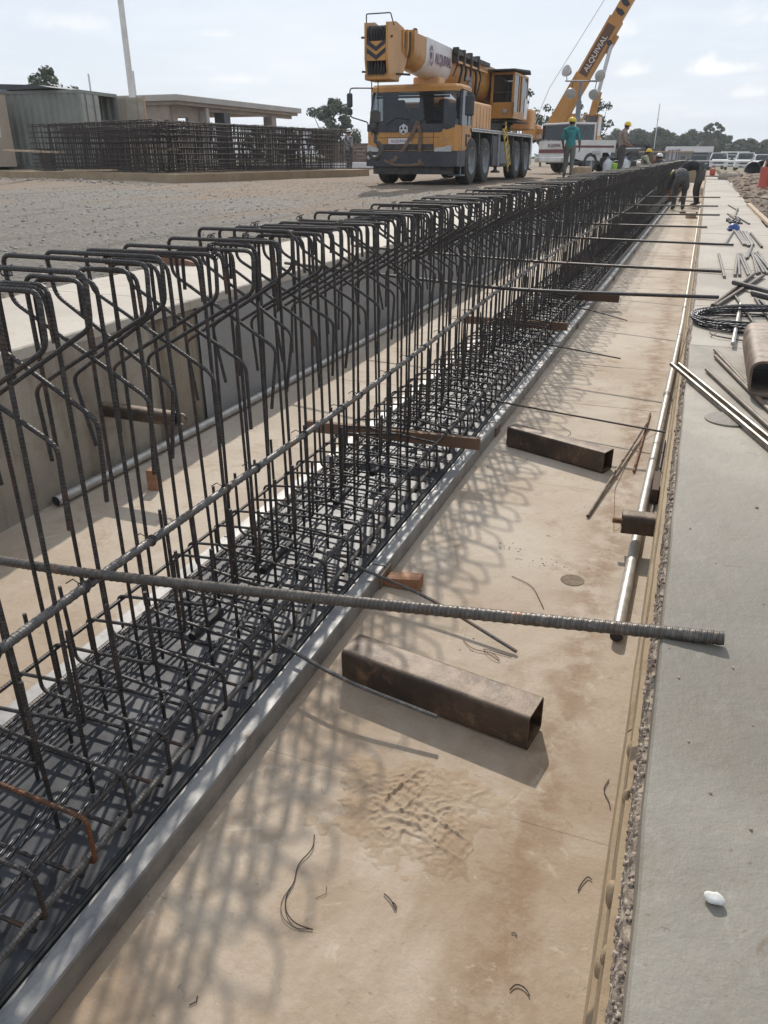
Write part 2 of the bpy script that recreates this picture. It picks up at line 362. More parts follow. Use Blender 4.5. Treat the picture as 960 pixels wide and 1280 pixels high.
# ================================================================== SETTING
SZ = 0.65                                    # level of the slab tops
def sst(x, a, b):
    t = max(0., min(1., (x-a)/(b-a))); return t*t*(3-2*t)
def groundz(x, y):
    z = .628 - .85*sst(y, 46, 80)*sst(x, -9, -3)
    d = min(1., max(0., (-3.3-x)/1.5)) if x < -1 else min(1., max(0., (x-.66)/.35))
    far = 1 if abs(x) < 60 and y < 90 else 0
    if x < -1:
        z += far*d*(.030*noise.noise((x*.55, y*.4, 3)) + .020*noise.noise((x*2.1, y*1.2, 9)))
        # wheel ruts running along the haul road
        for xr in (-5.9, -8.0): z -= .022*d*math.exp(-((x-xr-.3*noise.noise((y*.12, xr, 0)))/.22)**2)
        if -3.6 < x < -3.0: z += .012*noise.noise((x*4, y*3, 1))
        # spoil ridge in front of the steel yard
        z += .06*far*math.exp(-((y-(18.0-.25*(x+14)))/1.1)**2)*sst(-x, 12, 15)*(1+noise.noise((x*.8, y*.8, 4)))
    else:
        z += far*d*(-.03 + .09*noise.noise((x*1.1, y*.6, 5)) + .05*noise.noise((x*3.2, y*2.4, 8)))
        z += .20*math.exp(-((x-1.0)/.45)**2-((y-27)/7)**2)*(1+.8*noise.noise((x*2, y*.9, 2)))
    return z
def ground_mat():
    m, nt, N, L, p = NT('haul_road_ground')
    tc = N.new('ShaderNodeTexCoord').outputs['Object']; sp = N.new('ShaderNodeSeparateXYZ'); L.new(tc, sp.inputs[0])
    gravel = mixn(nt, ramp(nt, noisen(nt, 19, 7, .78, tc), .38, .66), (.155, .137, .113), (.335, .30, .253))
    gravel = mixn(nt, mathn(nt, 'MULTIPLY', ramp(nt, noisen(nt, 110, 3, .7, tc), .55, .75), .6), gravel, (.36, .345, .325))
    dirt = mixn(nt, ramp(nt, noisen(nt, 7, 7, .7, tc), .35, .65), (.285, .22, .16), (.215, .155, .11))
    trk = noisen(nt, 1.0, 5, .6, tc, st=(3.2, .22, 1)); gravel = mixn(nt, mathn(nt, 'MULTIPLY', ramp(nt, trk, .50, .66), .6), gravel, (.125, .108, .09)); dirt = mixn(nt, mathn(nt, 'MULTIPLY', ramp(nt, trk, .50, .68), .5), dirt, (.16, .115, .08))
    # dirt shows towards the yard and in long drifts along the road
    k = mathn(nt, 'ADD', noisen(nt, .35, 6, .62, tc, st=(1.4, .5, 1)), ramp(nt, sp.outputs[1], 6, 20, -.12, .13))
    c = mixn(nt, ramp(nt, k, .47, .60), gravel, dirt)
    mud = mixn(nt, ramp(nt, noisen(nt, 5, 7, .7, tc), .35, .65), (.17, .12, .085), (.29, .22, .16))
    c = mixn(nt, ramp(nt, sp.outputs[0], -.5, .3), c, mud)
    grass = mixn(nt, ramp(nt, noisen(nt, .08, 6, .7, tc), .4, .6), (.26, .21, .14), (.12, .13, .06))
    c = mixn(nt, ramp(nt, sp.outputs[1], 50, 110), c, grass)
    L.new(c, p.inputs['Base Color']); p.inputs['Roughness'].default_value = .92
    b = bumpn(nt, noisen(nt, 7, 8, .75, tc), .07); b = bumpn(nt, trk, .10, 1, b); b = bumpn(nt, noisen(nt, 60, 4, .75, tc), .012, 1, b); L.new(b, p.inputs['Normal'])
    return m
GROUND = ground_mat()
def ground():
    xs = [-900, -600, -250, -120, -70, -45, -34, -28] + list(np.arange(-24, -12, .6)) + list(np.arange(-12, -3.2, .16)) + [-3.2, .64] + list(np.arange(.72, 3, .08)) + [3.3, 4, 5, 7, 10, 16, 26, 45, 80, 160, 400, 900]
    ys = [-300, -60, -20, -8, -3, -1.2] + list(np.arange(-.5, 12, .16)) + list(np.arange(12, 30, .4)) + [30, 31, 32.5, 34, 36, 38, 41, 44, 47, 48, 52, 56, 62, 70, 80, 90, 110, 150, 220, 350, 700, 1200]
    V = [(x, y, groundz(x, y)) for y in ys for x in xs]; n = len(xs); F = []
    for j in range(len(ys)-1):
        for i in range(n-1):
            if xs[i] >= -3.21 and xs[i+1] <= .65 and ys[j] >= -3.01 and ys[j+1] <= 48.01: continue
            F.append((j*n+i, j*n+i+1, (j+1)*n+i+1, (j+1)*n+i))
    me = bpy.data.meshes.new('ground'); me.from_pydata(V, [], F); me.materials.append(GROUND)
    me.polygons.foreach_set('use_smooth', [True]*len(F)); me.update()
    o = link('ground', me); o['kind'] = 'structure'
ground()
def structure(name): o = link(name, None); o['kind'] = 'structure'; return o
def slab_mb(x0, x1, y0, y1, z0, z1, rough=.004, e=.006):
    """a cast slab with slightly worn, uneven edges"""
    mb = MB(); ny = max(2, int((y1-y0)/.05)) if y0 < 6 else max(2, int((y1-y0)/.25))
    ny = min(ny, 60); rows = []
    for j in range(ny+1):
        y = y0+(y1-y0)*j/ny; a = x0+rough*noise.noise((y*9, x0*3, 1)); b = x1-rough*abs(noise.noise((y*9, x1*3, 7)))*2
        rows.append([(a, y, z0), (a, y, z1-e), (a+e, y, z1), (b-e, y, z1), (b, y, z1-e), (b, y, z0)])
    mb.v = [p for r in rows for p in r]
    for j in range(ny):
        for k in range(5): mb.f.append((j*6+k, j*6+k+1, (j+1)*6+k+1, (j+1)*6+k))
    mb.f = [f[::-1] for f in mb.f]
    mb.f += [(0, 1, 2, 3, 4, 5), tuple(ny*6+k for k in (5, 4, 3, 2, 1, 0))]
    mb.uv = [None]*len(mb.f); mb.mi = [0]*len(mb.f); return mb
# trench floor
tf = structure('trench_floor')
base = MB().bb(-2.5, .3, -3, 48, -.12, -.03); obj('sub_base', base, CTAN, tf)
J = [-3, 1.25, 3.15, 4.42, 5.37, 6.1, 7.05, 8.0, 9.0, 9.9, 11.1, 12.2]
while J[-1] < 47: J.append(min(48, J[-1]+rnd(1.0, 1.4)))
for a, b in zip(J, J[1:]):
    t = rnd(-.0015, .0015); s = rnd(-.008, .008)
    g = .0004 if a > 1 and a < 1.3 else .002
    if b < 3.5: t = 0
    mb = slab_mb(-2.30, .050, a+g, b-(.0004 if b < 1.5 else .0015), -.03, t, .001, .0006 if b < 1.5 or a == 1.25 else .002)
    obj('floor_panel', mb, CFLOOR, tf)
# left retaining wall
lw = thing('retaining_wall', 'long stained concrete wall along the far side of the sunken trench', 'wall', (-2.40, 0, 0))
J = [-3, .55, 2.96, 3.36, 5.9, 8.4]
while J[-1] < 47: J.append(min(48, J[-1]+2.5))
for i, (a, b) in enumerate(zip(J, J[1:])):
    d = -.012 if i == 2 else rnd(-.003, .003)
    mb = MB(); ny = max(2, int((b-a)/.12)) if a < 8 else 3; nz = 5; V = []
    for j in range(ny+1):
        for k in range(nz+1):
            y = a+.003+(b-a-.006)*j/ny; z = -.01+.615*k/nz
            V.append((-2.30+d+.006*noise.noise((y*2, z*5, 3)), y, z))
    for j in range(ny):
        for k in range(nz): mb.f.append((j*(nz+1)+k, (j+1)*(nz+1)+k, (j+1)*(nz+1)+k+1, j*(nz+1)+k+1))
    mb.v = V; mb.uv = [None]*len(mb.f); mb.mi = [0]*len(mb.f)
    mb.bb(-2.52, -2.32, a+.003, b-.003, -.02, .60)
    obj('wall_panel', mb, CWALLD if i == 2 else CWALL if i < 3 else CWALLG, lw, smooth=True)
ls = structure('pavement')
J = [-3, -.3, 1.5, 3.3, 5.1]
while J[-1] < 47: J.append(min(48, J[-1]+rnd(1.6, 2.0)))
for a, b in zip(J, J[1:]):
    obj('slab_panel', slab_mb(-3.22+rnd(-.03, .03), -2.288+rnd(-.003, .003), a+.003, b-.003, .606, SZ+rnd(-.002, .002), .012), CPALE, ls)
# right slab
J = [-3, 3.142, 4.05, 4.75, 5.5, 6.35, 7.2, 8.1, 9.0, 10.0, 11]
while J[-1] < 33: J.append(min(34, J[-1]+rnd(1.0, 1.3)))
for i, (a, b) in enumerate(zip(J, J[1:])):
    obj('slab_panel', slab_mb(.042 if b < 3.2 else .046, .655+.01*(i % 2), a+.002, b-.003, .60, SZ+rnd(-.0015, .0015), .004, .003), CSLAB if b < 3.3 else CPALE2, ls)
# right wall: tan face with a strip of broken aggregate under the slab edge
rw = thing('trench_side_wall', 'tan concrete wall with crumbling top edge beside the metal pipe', 'wall', (.10, 0, 0))
def rough_face(y0, y1, dz, prof, amp, fr):
    mb = MB(); ny = int((y1-y0)/dz); nk = len(prof)
    for j in range(ny+1):
        y = y0+(y1-y0)*j/ny
        for x, z in prof: mb.v.append((x-amp*noise.noise((y*fr, x*fr*3, z*fr))-amp*.5*noise.noise((y*fr*3, 5, z*fr*3)), y, z))
    for j in range(ny):
        for k in range(nk-1): mb.f.append((j*nk+k, j*nk+k+1, (j+1)*nk+k+1, (j+1)*nk+k))
    mb.uv = [None]*len(mb.f); mb.mi = [0]*len(mb.f); return mb
J = [-3, 1.25, 3.14, 5.6, 8.1]
while J[-1] < 47: J.append(min(48, J[-1]+2.5))
for a, b in zip(J, J[1:]):
    dz = .03 if b < 9 else .3
    pr = [(.022, -.01), (.022, .06), (.026, .10), (.027, .20), (.020, .205), (.021, .30), (.029, .31), (.029, .42), (.024, .425), (.025, .53), (.036, .535)]
    o = obj('wall_panel', rough_face(a+.002, b-.002, dz, pr, .0022, 6), CTAN, rw)
    o2 = obj('broken_edge', rough_face(a, b, .008 if b < 4 else dz, [(.038, .53), (.034, .545), (.033, .565), (.034, .585), (.038, .602), (.062, .606)], .0045, 85), AGG, rw)
obj('end_wall', MB().bb(-2.6, .6, 48.0, 48.3, -.1, .62), CTAN, rw)
gm = MB(); rs = random.Random(31)
for k in range(2600):
    yq = .30+3.4*rs.random()**1.5; zq = rs.uniform(.555, .604); r = rs.uniform(.0015, .0042)*(1.5 if rs.random() < .12 else 1); gm.sphere((.0345+rs.uniform(-.002, .004)+.004*max(0, (zq-.58)/.02), yq, zq), r, 5, 3, (rs.uniform(.7, 1.2), rs.uniform(.7, 1.2), rs.uniform(.7, 1.2)), .25)
obj('edge_aggregate', gm, mat('edge_pebbles', (.40, .335, .27), (.15, .115, .095), 130, .9, lo=.42, hi=.58), rw, 'all', 'stuff')
back = MB().bb(.06, .5, -3, 48, -.02, .598); obj('wall_core', back, CTAN, rw)
for (y, z, r) in ((.978, .485, .011), (.835, .525, .009), (.69, .51, .014), (.645, .44, .013), (1.35, .50, .006), (.60, .52, .009)):
    mb = MB(); mb.sphere((.026, y, z), r, 14, 9, (.62, 1.1, 1.35), .0); mb.v = [(a, b+.006*noise.noise((a*70, b*70, c*70+y)), c+.007*noise.noise((a*60, b*60+9, c*60))) for a, b, c in mb.v]; obj('mortar_lump', mb, CTAN, rw, smooth='all')
# gravel and spoil that nobody could count
def rocks(name, n, place, smin, smax, m, ico=True):
    mb = MB(); V = []; F = []
    basev = np.array([(1,0,0),(-1,0,0),(0,1,0),(0,-1,0),(0,0,1),(0,0,-1)], float)
    bf = [(0,2,4),(2,1,4),(1,3,4),(3,0,4),(2,0,5),(1,2,5),(3,1,5),(0,3,5)]
    for i in range(n):
        x, y = place(); s = smin*(smax/smin)**(random.random()**2.2); a = rnd(0, PI)
        v = basev*np.array([s*rnd(.6, 1.2), s*rnd(.6, 1.2), s*rnd(.4, .8)])*np.random.uniform(.75, 1.2, (6, 1))
        c, q = math.cos(a), math.sin(a); v = v @ np.array([[c, -q, 0], [q, c, 0], [0, 0, 1]]); o = len(V)
        z = groundz(x, y)+s*.2
        V.extend([(x+p[0], y+p[1], z+p[2]) for p in v]); F.extend([tuple(k+o for k in f) for f in bf])
    mb.v = V; mb.f = F; mb.uv = [None]*len(F); mb.mi = [0]*len(F)
    o = obj(name, mb, m, None); o['kind'] = 'stuff'
np.random.seed(3)
STONE = mat('road_stone', (.20, .19, .18), (.34, .32, .30), 3, .9, lo=.4, hi=.6)
SPOIL = mat('spoil_rubble', (.24, .17, .12), (.40, .33, .26), 2.5, .95, lo=.4, hi=.6)
rocks('gravel', 14000, lambda: (-3.3-11*random.random()**1.3, 1.5+20*random.random()**1.4), .004, .026, STONE)
rocks('spoil_rubble', 1700, lambda: (.69+1.7*random.random()**1.5, 6+30*random.random()), .012, .10, SPOIL)
rocks('spoil_debris', 900, lambda: (-3.22-.4*random.random()**1.4, 1.5+14*random.random()**1.3), .006, .03, SPOIL)
rocks('yard_debris', 600, lambda: ((lambda x: (x, 18.3-.29*(x+13.5)-.8+rnd(-.5, .4)))(rnd(-24, -12.5))), .012, .06, STONE)
# ================================================================== CASTING FORM AND REBAR CAGE
XC = -1.11
form = thing('casting_form', 'long low steel soffit form with galvanised side rails under the rebar cage', 'formwork', (XC, 0, 0))
obj('soffit_plate', MB().bb(-1.372, -.862, .25, 47, .036, .050), BLACKSTEEL, form)
obj('base_frame', MB().bb(-1.33, -.90, .25, 47, .002, .034), FRAME, form)
RJ = [.2, 2.10, 3.72, 6.60, 9.5, 12.4]
while RJ[-1] < 46: RJ.append(min(47, RJ[-1]+2.95))
for sgn in (1, -1):
    for a, b in zip(RJ, RJ[1:]):
        j = rnd(-.002, .002); X = lambda x: XC+sgn*(x-XC)+j
        # channel rail: flat top, outer face, small bright arris
        poly = [(X(-.802), .002), (X(-.800), .058), (X(-.8025), .0625), (X(-.846), .0610), (X(-.850), .056), (X(-.852), .052), (X(-.858), .052), (X(-.858), .002)]
        if sgn < 0: poly = [(x, z) for x, z in poly][::-1]
        obj('side_rail', MB().prism(poly, a+.004, b-.004, 'y'), GALV, form)
        bk = MB().bb(X(-.798)-.004, X(-.798)+.004, b-.05, b+.045, .004, .050); obj('joint_bracket', bk, RUSTTUBE, form)
    for q, r in ((-.8655, .005), (-.8745, .0042)):
        x = XC+sgn*(q-XC); obj('seal_strip', MB().tube([(x, .25, .054), (x, 47, .054)], r, 6), BLACK, form, smooth=True)
# pale reinforcement spacers and dark ducts along the middle
cage = thing('rebar_cage', 'long dark steel girder cage of stirrups and strands standing in the trench', 'rebar cage', (XC, .4, .05))
CL = cage.location
def rel(P): return [(x-CL.x, y, z-CL.z) for x, y, z in P]           # templates have y about 0
RB = .0047
def tmesh(name, P, r=RB, n=7, m=None):
    return MB().tube(rel(P), r, n).mesh(name, m or REBAR, True)
ZT = 1.095
def web(s, hook):     # one leg, over the top and a short hook down the other side
    return bend([(XC+s*.072, s*.006, .055), (XC+s*.070, s*.006, ZT), (XC-s*.070, s*.006, ZT-.004), (XC-s*.073, s*.006, ZT-hook)], .028)
def flange(w, lean):
    return bend([(XC-.118+lean, -.012, .69), (XC-.128, -.012, .850), (XC+w, -.009, 1.022), (XC+w, -.003, 1.112), (XC-w, .003, 1.112), (XC-w, .009, 1.022), (XC+.128, .012, .845), (XC+.118-lean, .012, .68)], .020)
def zbar(s, top):
    return bend([(XC+s*.195, s*.004, .088), (XC+s*.226, s*.004, .088), (XC+s*.226, s*.004, .202), (XC-s*.085, s*.006, .232), (XC-s*.088, s*.006, top)], .020)
WEB = {s: [tmesh('web_bar', web(s, h)) for h in (.10, .14, .19)] for s in (1, -1)}
FLG = [tmesh('flange_stirrup', flange(w, l), RB) for w, l in ((.165, 0), (.160, .012), (.170, -.015), (.155, .02))]
ZB = {s: [tmesh('flange_bar', zbar(s, t), RB*.95) for t in (.40, .43, .46)] for s in (1, -1)}
ZBR = {s: tmesh('flange_bar', zbar(s, .42), RB, m=REBARR) for s in (1, -1)}
CR = [tmesh('cross_bar', bend([(XC-.222, 0, .078), (XC+.222, 0, .078)], .01), RB*.9, 6), tmesh('cross_bar', [(XC-.22, 0, .150), (XC+.22, 0, .146)], RB*.9, 6)]
rc = random.Random(21)
def put(me, y, lean=2.0, yaw=5., dx=.006, dz=.006, pz=0):
    o = bpy.data.objects.new(me.name.split('.')[0], me); COL.objects.link(o); o.parent = cage
    o.location = (rc.uniform(-dx, dx), y-CL.y, rc.uniform(-dz, dz)+pz)
    o.rotation_euler = (math.radians(rc.gauss(0, lean*.5)), math.radians(rc.gauss(0, lean*.25)), math.radians(rc.gauss(0, yaw*.5))); return o
# baked templates for the far run, past what can be told apart
def low(P, r): return MB().tube(rel(P), r, 5, cap=False)
FARW = {s: low(bend(web(s, .14), .02, 1), RB) for s in (1, -1)}; FARW = {s: low([(XC+s*.07, 0, .055), (XC+s*.07, 0, ZT), (XC-s*.07, 0, ZT), (XC-s*.07, 0, ZT-.13)], RB) for s in (1, -1)}
FARF = low([(XC-.118, -.01, .69), (XC-.128, -.01, .85), (XC+.165, -.01, 1.02), (XC+.165, 0, 1.11), (XC-.165, 0, 1.11), (XC-.165, .01, 1.02), (XC+.128, .01, .845), (XC+.118, .01, .68)], RB)
FARZ = {s: low([(XC+s*.226, 0, .088), (XC+s*.226, 0, .202), (XC-s*.085, 0, .23), (XC-s*.088, 0, .43)], RB) for s in (1, -1)}
FARC = low([(XC-.222, 0, .078), (XC+.222, 0, .078)], RB)
far = {k: MB() for k in ('web_bar', 'flange_stirrup', 'flange_bar', 'cross_bar')}
def bake(k, tm, y):
    d = far[k]; o = len(d.v); a = rc.gauss(0, .012); b = rc.gauss(0, .05); q = rc.uniform(-.006, .006)
    for x, yy, z in tm.v: d.v.append((x+CL.x-yy*b+q, y+yy+x*b-(z)*a, z+CL.z))
    d.f.extend([tuple(i+o for i in f) for f in tm.f]); d.uv.extend(tm.uv); d.mi.extend([0]*len(tm.f))
END = 46.0
y = .70; i = 0
while y < END:
    yy = y+rc.uniform(-.018, .018)
    for s in (1, -1):
        if i < 148: put(rc.choice(WEB[s]), yy+rc.uniform(-.012, .012), 1.2 if y < 2.5 else 1.8, 9)
        else: bake('web_bar', FARW[s], yy)
    i += 1; y += .122
y = .975; i = 0
while y < END:
    yy = y+rc.uniform(-.035, .035)
    if i < 296: put(rc.choice(FLG), yy, 1.8, 8, .008, .012)
    else: bake('flange_stirrup', FARF, yy)
    i += 1; y += .128
y = .50; i = 0
while y < END:
    for s in (1, -1):
        yy = y+rc.uniform(-.010, .010)+s*.022
        if i < 148: put(ZBR[s] if (i == 2 and s > 0) else rc.choice(ZB[s]), yy, 1.6, 5, .003, .004)
        else: bake('flange_bar', FARZ[s], yy)
    if i < 148:
        put(CR[0], y+.012, 0, 2, .002, 0)
    else: bake('cross_bar', FARC, y)
    i += 1; y += .121
for k, d in far.items(): obj(k, d, REBAR, cage, smooth=True, kind='stuff')
def longbar(name, P, r, m, n=7, smooth=True): return obj(name, MB().tube(P, r, n), m, cage, smooth=smooth)
def wob(x, z, y0, y1, a=.004, st=1.5):
    ys = list(np.arange(y0, min(y1, 9), st/3)) + list(np.arange(9, y1, st)) + [y1]
    return [(x+a*noise.noise((q*.9, x*7, 1)), q, z+a*noise.noise((q*.8, x*5, 6))) for q in ys]
for sx, z, r in ((.214, .096, .0075), (-.214, .096, .0075), (.212, .190, .0055), (-.212, .194, .0055)):
    longbar('longitudinal_bar', wob(XC+sx, z, .25, END), r, REBARG if r > .007 else REBAR, 8)
for sx, z in ((.062, .86), (-.062, .64)):
    if z > 1: longbar('top_bar', wob(XC+sx, z, 1.25 if abs(sx) > .1 else .3, END, .008), RB, REBAR)
for sx in (-.186, -.168, -.140, -.122, -.085, -.068, .070, .088, .150):
    for z in ((.110, .126) if sx == .150 else (.112,)):
        longbar('strand', wob(XC+sx, z, .2, END+.5, .0035), .0042, STRAND, 6)
rs = random.Random(4)
for k in range(60):                                               # dark sleeves on the unbonded strands
    yy = 1.5+k*.42+rs.uniform(-.1, .1); x = XC+rs.choice((.0, .02, .035, -.02))
    mb = MB().tube([(x, yy, .118), (x+rs.uniform(-.01, .01), yy+rs.uniform(.08, .2), .122)], .013, 8); obj('strand_sleeve', mb, BLACK, cage, smooth=True)
# heavy bar tied to the outside of the right-hand legs
tb = [(-1.030, .55, .505), (-1.032, .90, .517), (-1.034, 1.10, .520), (-1.030, 1.74, .522), (-1.026, 2.3, .528), (-1.026, 2.88, .540), (-1.024, 3.6, .562), (-1.020, 4.4, .590), (-1.018, 5.4, .604), (-1.018, 6.6, .611), (-1.018, 8, .606), (-1.018, 9.3, .600), (-1.016, 12.2, .572), (-1.016, 13.2, .566), (-1.014, 15.1, .553), (-1.012, 17, .585), (-1.01, 19.2, .622)]
P = bend(tb, .3, 2); Q = [P[0]]
for a, b in zip(P, P[1:]):
    m = max(1, int((b-a).length/(.004 if a.y < 3.2 else .25))); Q += [a.lerp(b, k/m) for k in range(1, m+1)]
ribr = lambda an, L: .0092+.0011*max(0., math.sin(2*PI*(L/.017)+2*an))
near = [q for q in Q if q.y < 3.2]; farq = [q for q in Q if q.y >= 3.1]
longbar('stiffener_bar', [q for i, q in enumerate(near)], ribr, REBARG, 10)
longbar('stiffener_bar', farq, .0095, REBARG, 8)
rs = random.Random(9)
for k in range(70):                                               # wire lashings where the heavy bar meets the legs
    yy = .80+k*.24+rs.uniform(-.05, .05); z = float(np.interp(yy, [t[1] for t in tb], [t[2] for t in tb])); x = float(np.interp(yy, [t[1] for t in tb], [t[0] for t in tb]))
    mb = MB()
    for d in (0, .006): mb.tube([(x+.0125*math.cos(a), yy+d+.004*math.sin(2*a), z+.0125*math.sin(a)) for a in np.linspace(0, 2*PI, 9)[:-1]], .0016, 4, closed=True)
    mb.tube([(x-.01, yy, z+.008), (x-.028, yy+.004, z+.012), (x-.04, yy-.004, z+.004)], .0014, 4)
    obj('tie_wire', mb, REBAR, cage)
for k in range(90):                                               # twisted ties along the top bends
    yy = .55+.15*k+rs.uniform(-.05, .05); x = XC+rs.choice((.155, -.155, .062, -.062, 0)); z = 1.108; mb = MB()
    for d in (0, .007, .013): mb.tube([(x+d+rs.uniform(-.003, .003), yy+.0075*math.cos(a), z+.0075*math.sin(a)) for a in np.linspace(0, 2*PI, 8)[:-1]], .0017, 4, closed=True)
    mb.tube([(x, yy, z+.007), (x+.010, yy+.010, z+.010), (x+.018, yy+.006, z+.012)], .0014, 4)
    obj('tie_wire', mb, REBAR, cage)
# ================================================================== LOOSE THINGS IN AND BESIDE THE TRENCH
def along(P, step):
    P = [Vector(p) for p in P]; Q = [P[0]]
    for a, b in zip(P, P[1:]):
        m = max(1, int((b-a).length/step)); Q += [a.lerp(b, k/m) for k in range(1, m+1)]
    return Q
# heavy bars laid across the trench, through the cage
xb = MB().tube(along(bend([(-1.78, 1.12, .452), (-1.30, 1.074, .505), (-1.05, 1.052, .536), (-.55, 1.045, .592), (.127, 1.052, .664)], .2, 4), .003), lambda an, L: .0098+.0009*max(0., math.sin(2*PI*(L/.0165)+3*an))**.6, 12)
single('rebar', 'thick ribbed bar with rusty end crossing the trench nearest the camera', 'steel bar', xb, rebar_mat('ribbed_bar_steel', (.085, .074, .064), (.22, .10, .045), .13, rough=.45), 'heavy bars laid across the trench', True)
for P, l in (
    ([(-2.45, 4.62, .672), (-1.40, 4.34, .655), (-.85, 4.20, .650), (.156, 4.248, .664)], 'dark bar across the trench just beyond the wire coil'),
    ([(-2.45, 5.75, .672), (-1.06, 5.52, .640), (.181, 5.265, .664)], 'dark bar across the trench ending beside the crossed offcuts'),
    ([(-2.45, 7.55, .672), (-1.06, 7.35, .640), (.293, 6.960, .664)], 'dark bar across the trench ending by the scattered thin rods'),
    ([(-2.45, 9.2, .672), (-1.06, 8.95, .640), (.097, 8.675, .664)], 'short-ended dark bar across the trench level with the blue cap'),
    ([(-2.45, 10.9, .672), (-1.06, 10.75, .640), (.237, 10.568, .664)], 'dark bar across the trench just beyond the blue cap'),
    ([(-2.45, 12.8, .672), (-1.06, 12.65, .640), (.240, 12.483, .664)], 'dark bar across the trench, second from the bending worker'),
    ([(-2.45, 15.6, .672), (-1.06, 15.5, .640), (.30, 15.2, .664)], 'dark bar across the trench nearest the bending worker')):
    single('rebar', l, 'steel bar', MB().tube(bend(P, .5, 4), .0095, 8), REBAR, 'heavy bars laid across the trench', True)
# thin bars poking out under the cage
for P, l in (
    ([(-1.25, 1.60, .11), (-.892, 1.540, .092), (-.682, 1.463, .085), (-.412, 1.440, .060)], 'thin ribbed bar poking from the cage in front of the big square tube'),
    ([(-1.25, 2.10, .12), (-.894, 2.025, .092), (-.600, 1.965, .060), (-.300, 1.850, .010)], 'thin ribbed bar poking from the cage past the orange wood wedge'),
    ([(-1.25, 4.10, .12), (-.852, 3.987, .092), (.008, 3.790, .088)], 'long thin bar from the cage to the zinc pipe'),
    ([(-1.25, 5.58, .12), (-.887, 5.499, .092), (-.349, 5.42, .05)], 'thin bar poking out between the long thin bar and the far timber'),
    ([(-1.25, 7.05, .12), (-.773, 6.984, .092), (-.426, 6.82, .05)], 'farthest thin bar poking out beside the dark timber end')):
    single('rebar', l, 'steel bar', MB().tube(bend(P, .1, 3), .0052, 8), REBARG if P[0][1] < 3 else REBAR, 'thin bars poking out of the cage', True)
single('rebar', 'thin bar lying on the trench floor leaning on the zinc pipe', 'steel bar', MB().tube([(-.231, 2.858, .009), (-.099, 4.02, .028), (-.085, 4.12, .03)], .0065, 8), DARKSTEEL, 'loose bars on the trench floor', True)
single('rebar', 'short rusty bar lying close beside the zinc pipe', 'steel bar', MB().tube([(-.10, 3.42, .008), (-.085, 4.35, .008)], .0055, 8), REBARR, 'loose bars on the trench floor', True)
single('rebar', 'thin dark bar between the zinc pipe and the trench side', 'steel bar', MB().tube([(.004, 2.9, .007), (.012, 3.9, .007)], .006, 8), REBAR, 'loose bars on the trench floor', True)
# square steel tubes
def rr(w, h, r, n=4):
    P = []
    for cx, cy, a0 in ((w/2-r, h/2-r, 0), (-w/2+r, h/2-r, 90), (-w/2+r, -h/2+r, 180), (w/2-r, -h/2+r, 270)):
        for k in range(n+1):
            a = math.radians(a0+90*k/n); P.append((cx+r*math.cos(a), cy+r*math.sin(a)))
    return P
def sqtube(p0, p1, w, h, t, r, roll=0, dents=.0):
    """hollow section from p0 to p1 (centre line)"""
    p0, p1 = Vector(p0), Vector(p1); d = (p1-p0); L = d.length; d.normalize(); s = d.cross(Vector((0, 0, 1))).normalized(); u = s.cross(d)
    A, B = rr(w, h, r), rr(w-2*t, h-2*t, max(.002, r-t)); n = len(A); mb = MB(); m = 14; V = []
    for i in range(m+1):
        c = p0+d*(L*i/m)
        for q in (A, B):
            for x, z in q:
                k = 1+dents*noise.noise((x*20, z*20, i*.7)); V.append(c+(s*(x*math.cos(roll)-z*math.sin(roll))+u*(x*math.sin(roll)+z*math.cos(roll)))*k)
    F = []
    for i in range(m):
        o, q = i*2*n, (i+1)*2*n
        for k in range(n):
            k2 = (k+1) % n; F += [(o+k, o+k2, q+k2, q+k), (o+n+k2, o+n+k, q+n+k, q+n+k2)]
    for o, fl in ((0, 0), (m*2*n, 1)):
        for k in range(n):
            k2 = (k+1) % n; f = (o+k, o+n+k, o+n+k2, o+k2); F.append(f if not fl else f[::-1])
    mb.add(V, F); return mb
single('steel_tube', 'large dark square steel tube lying on sandy trench floor in front', 'steel tube', sqtube((-.185, 1.512, .0515), (-.708, 1.607, .0515), .10, .10, .006, .013, .02, .014), DARKSTEEL, 'square steel tubes', True)
single('steel_tube', 'brown square steel tube lying mid-trench with open end to the right', 'steel tube', sqtube((-.215, 3.395, .051), (-.700, 3.600, .051), .085, .10, .006, .010, 0, .008), DARKSTEEL, 'square steel tubes', True)
single('steel_tube', 'pale rusty rounded steel tube lying on the slab with its dark open end facing front', 'steel tube', sqtube((.262, 2.44, .712), (.268, 3.05, .712), .105, .105, .007, .03, .05, .02), RUSTTUBE, 'square steel tubes', True)
t = thing('spacer_tube', 'short brown steel tube stub across the zinc pipe at the right wall', 'steel tube', (-.03, 2.645, .07))
obj('tube_body', sqtube((-.093, 2.640, .108), (.024, 2.650, .108), .075, .075, .006, .02), DARKSTEEL, t, True)
obj('end_rod', MB().tube([(-.125, 2.637, .108), (-.085, 2.640, .108)], .010, 8), REBARR, t, True)
t = thing('spacer_tube', 'brown steel tube stub sticking out of the far trench wall', 'steel tube', (-2.1, 2.58, .26))
obj('tube_body', sqtube((-2.302, 2.585, .300), (-1.915, 2.580, .298), .060, .060, .005, .02), DARKSTEEL, t, True)
obj('end_ring', MB().tube([(-1.890+.022*math.cos(a), 2.58, .298+.024*math.sin(a)) for a in np.linspace(0, 2*PI, 13)[:-1]], .006, 6, closed=True), RUSTTUBE, t, True)
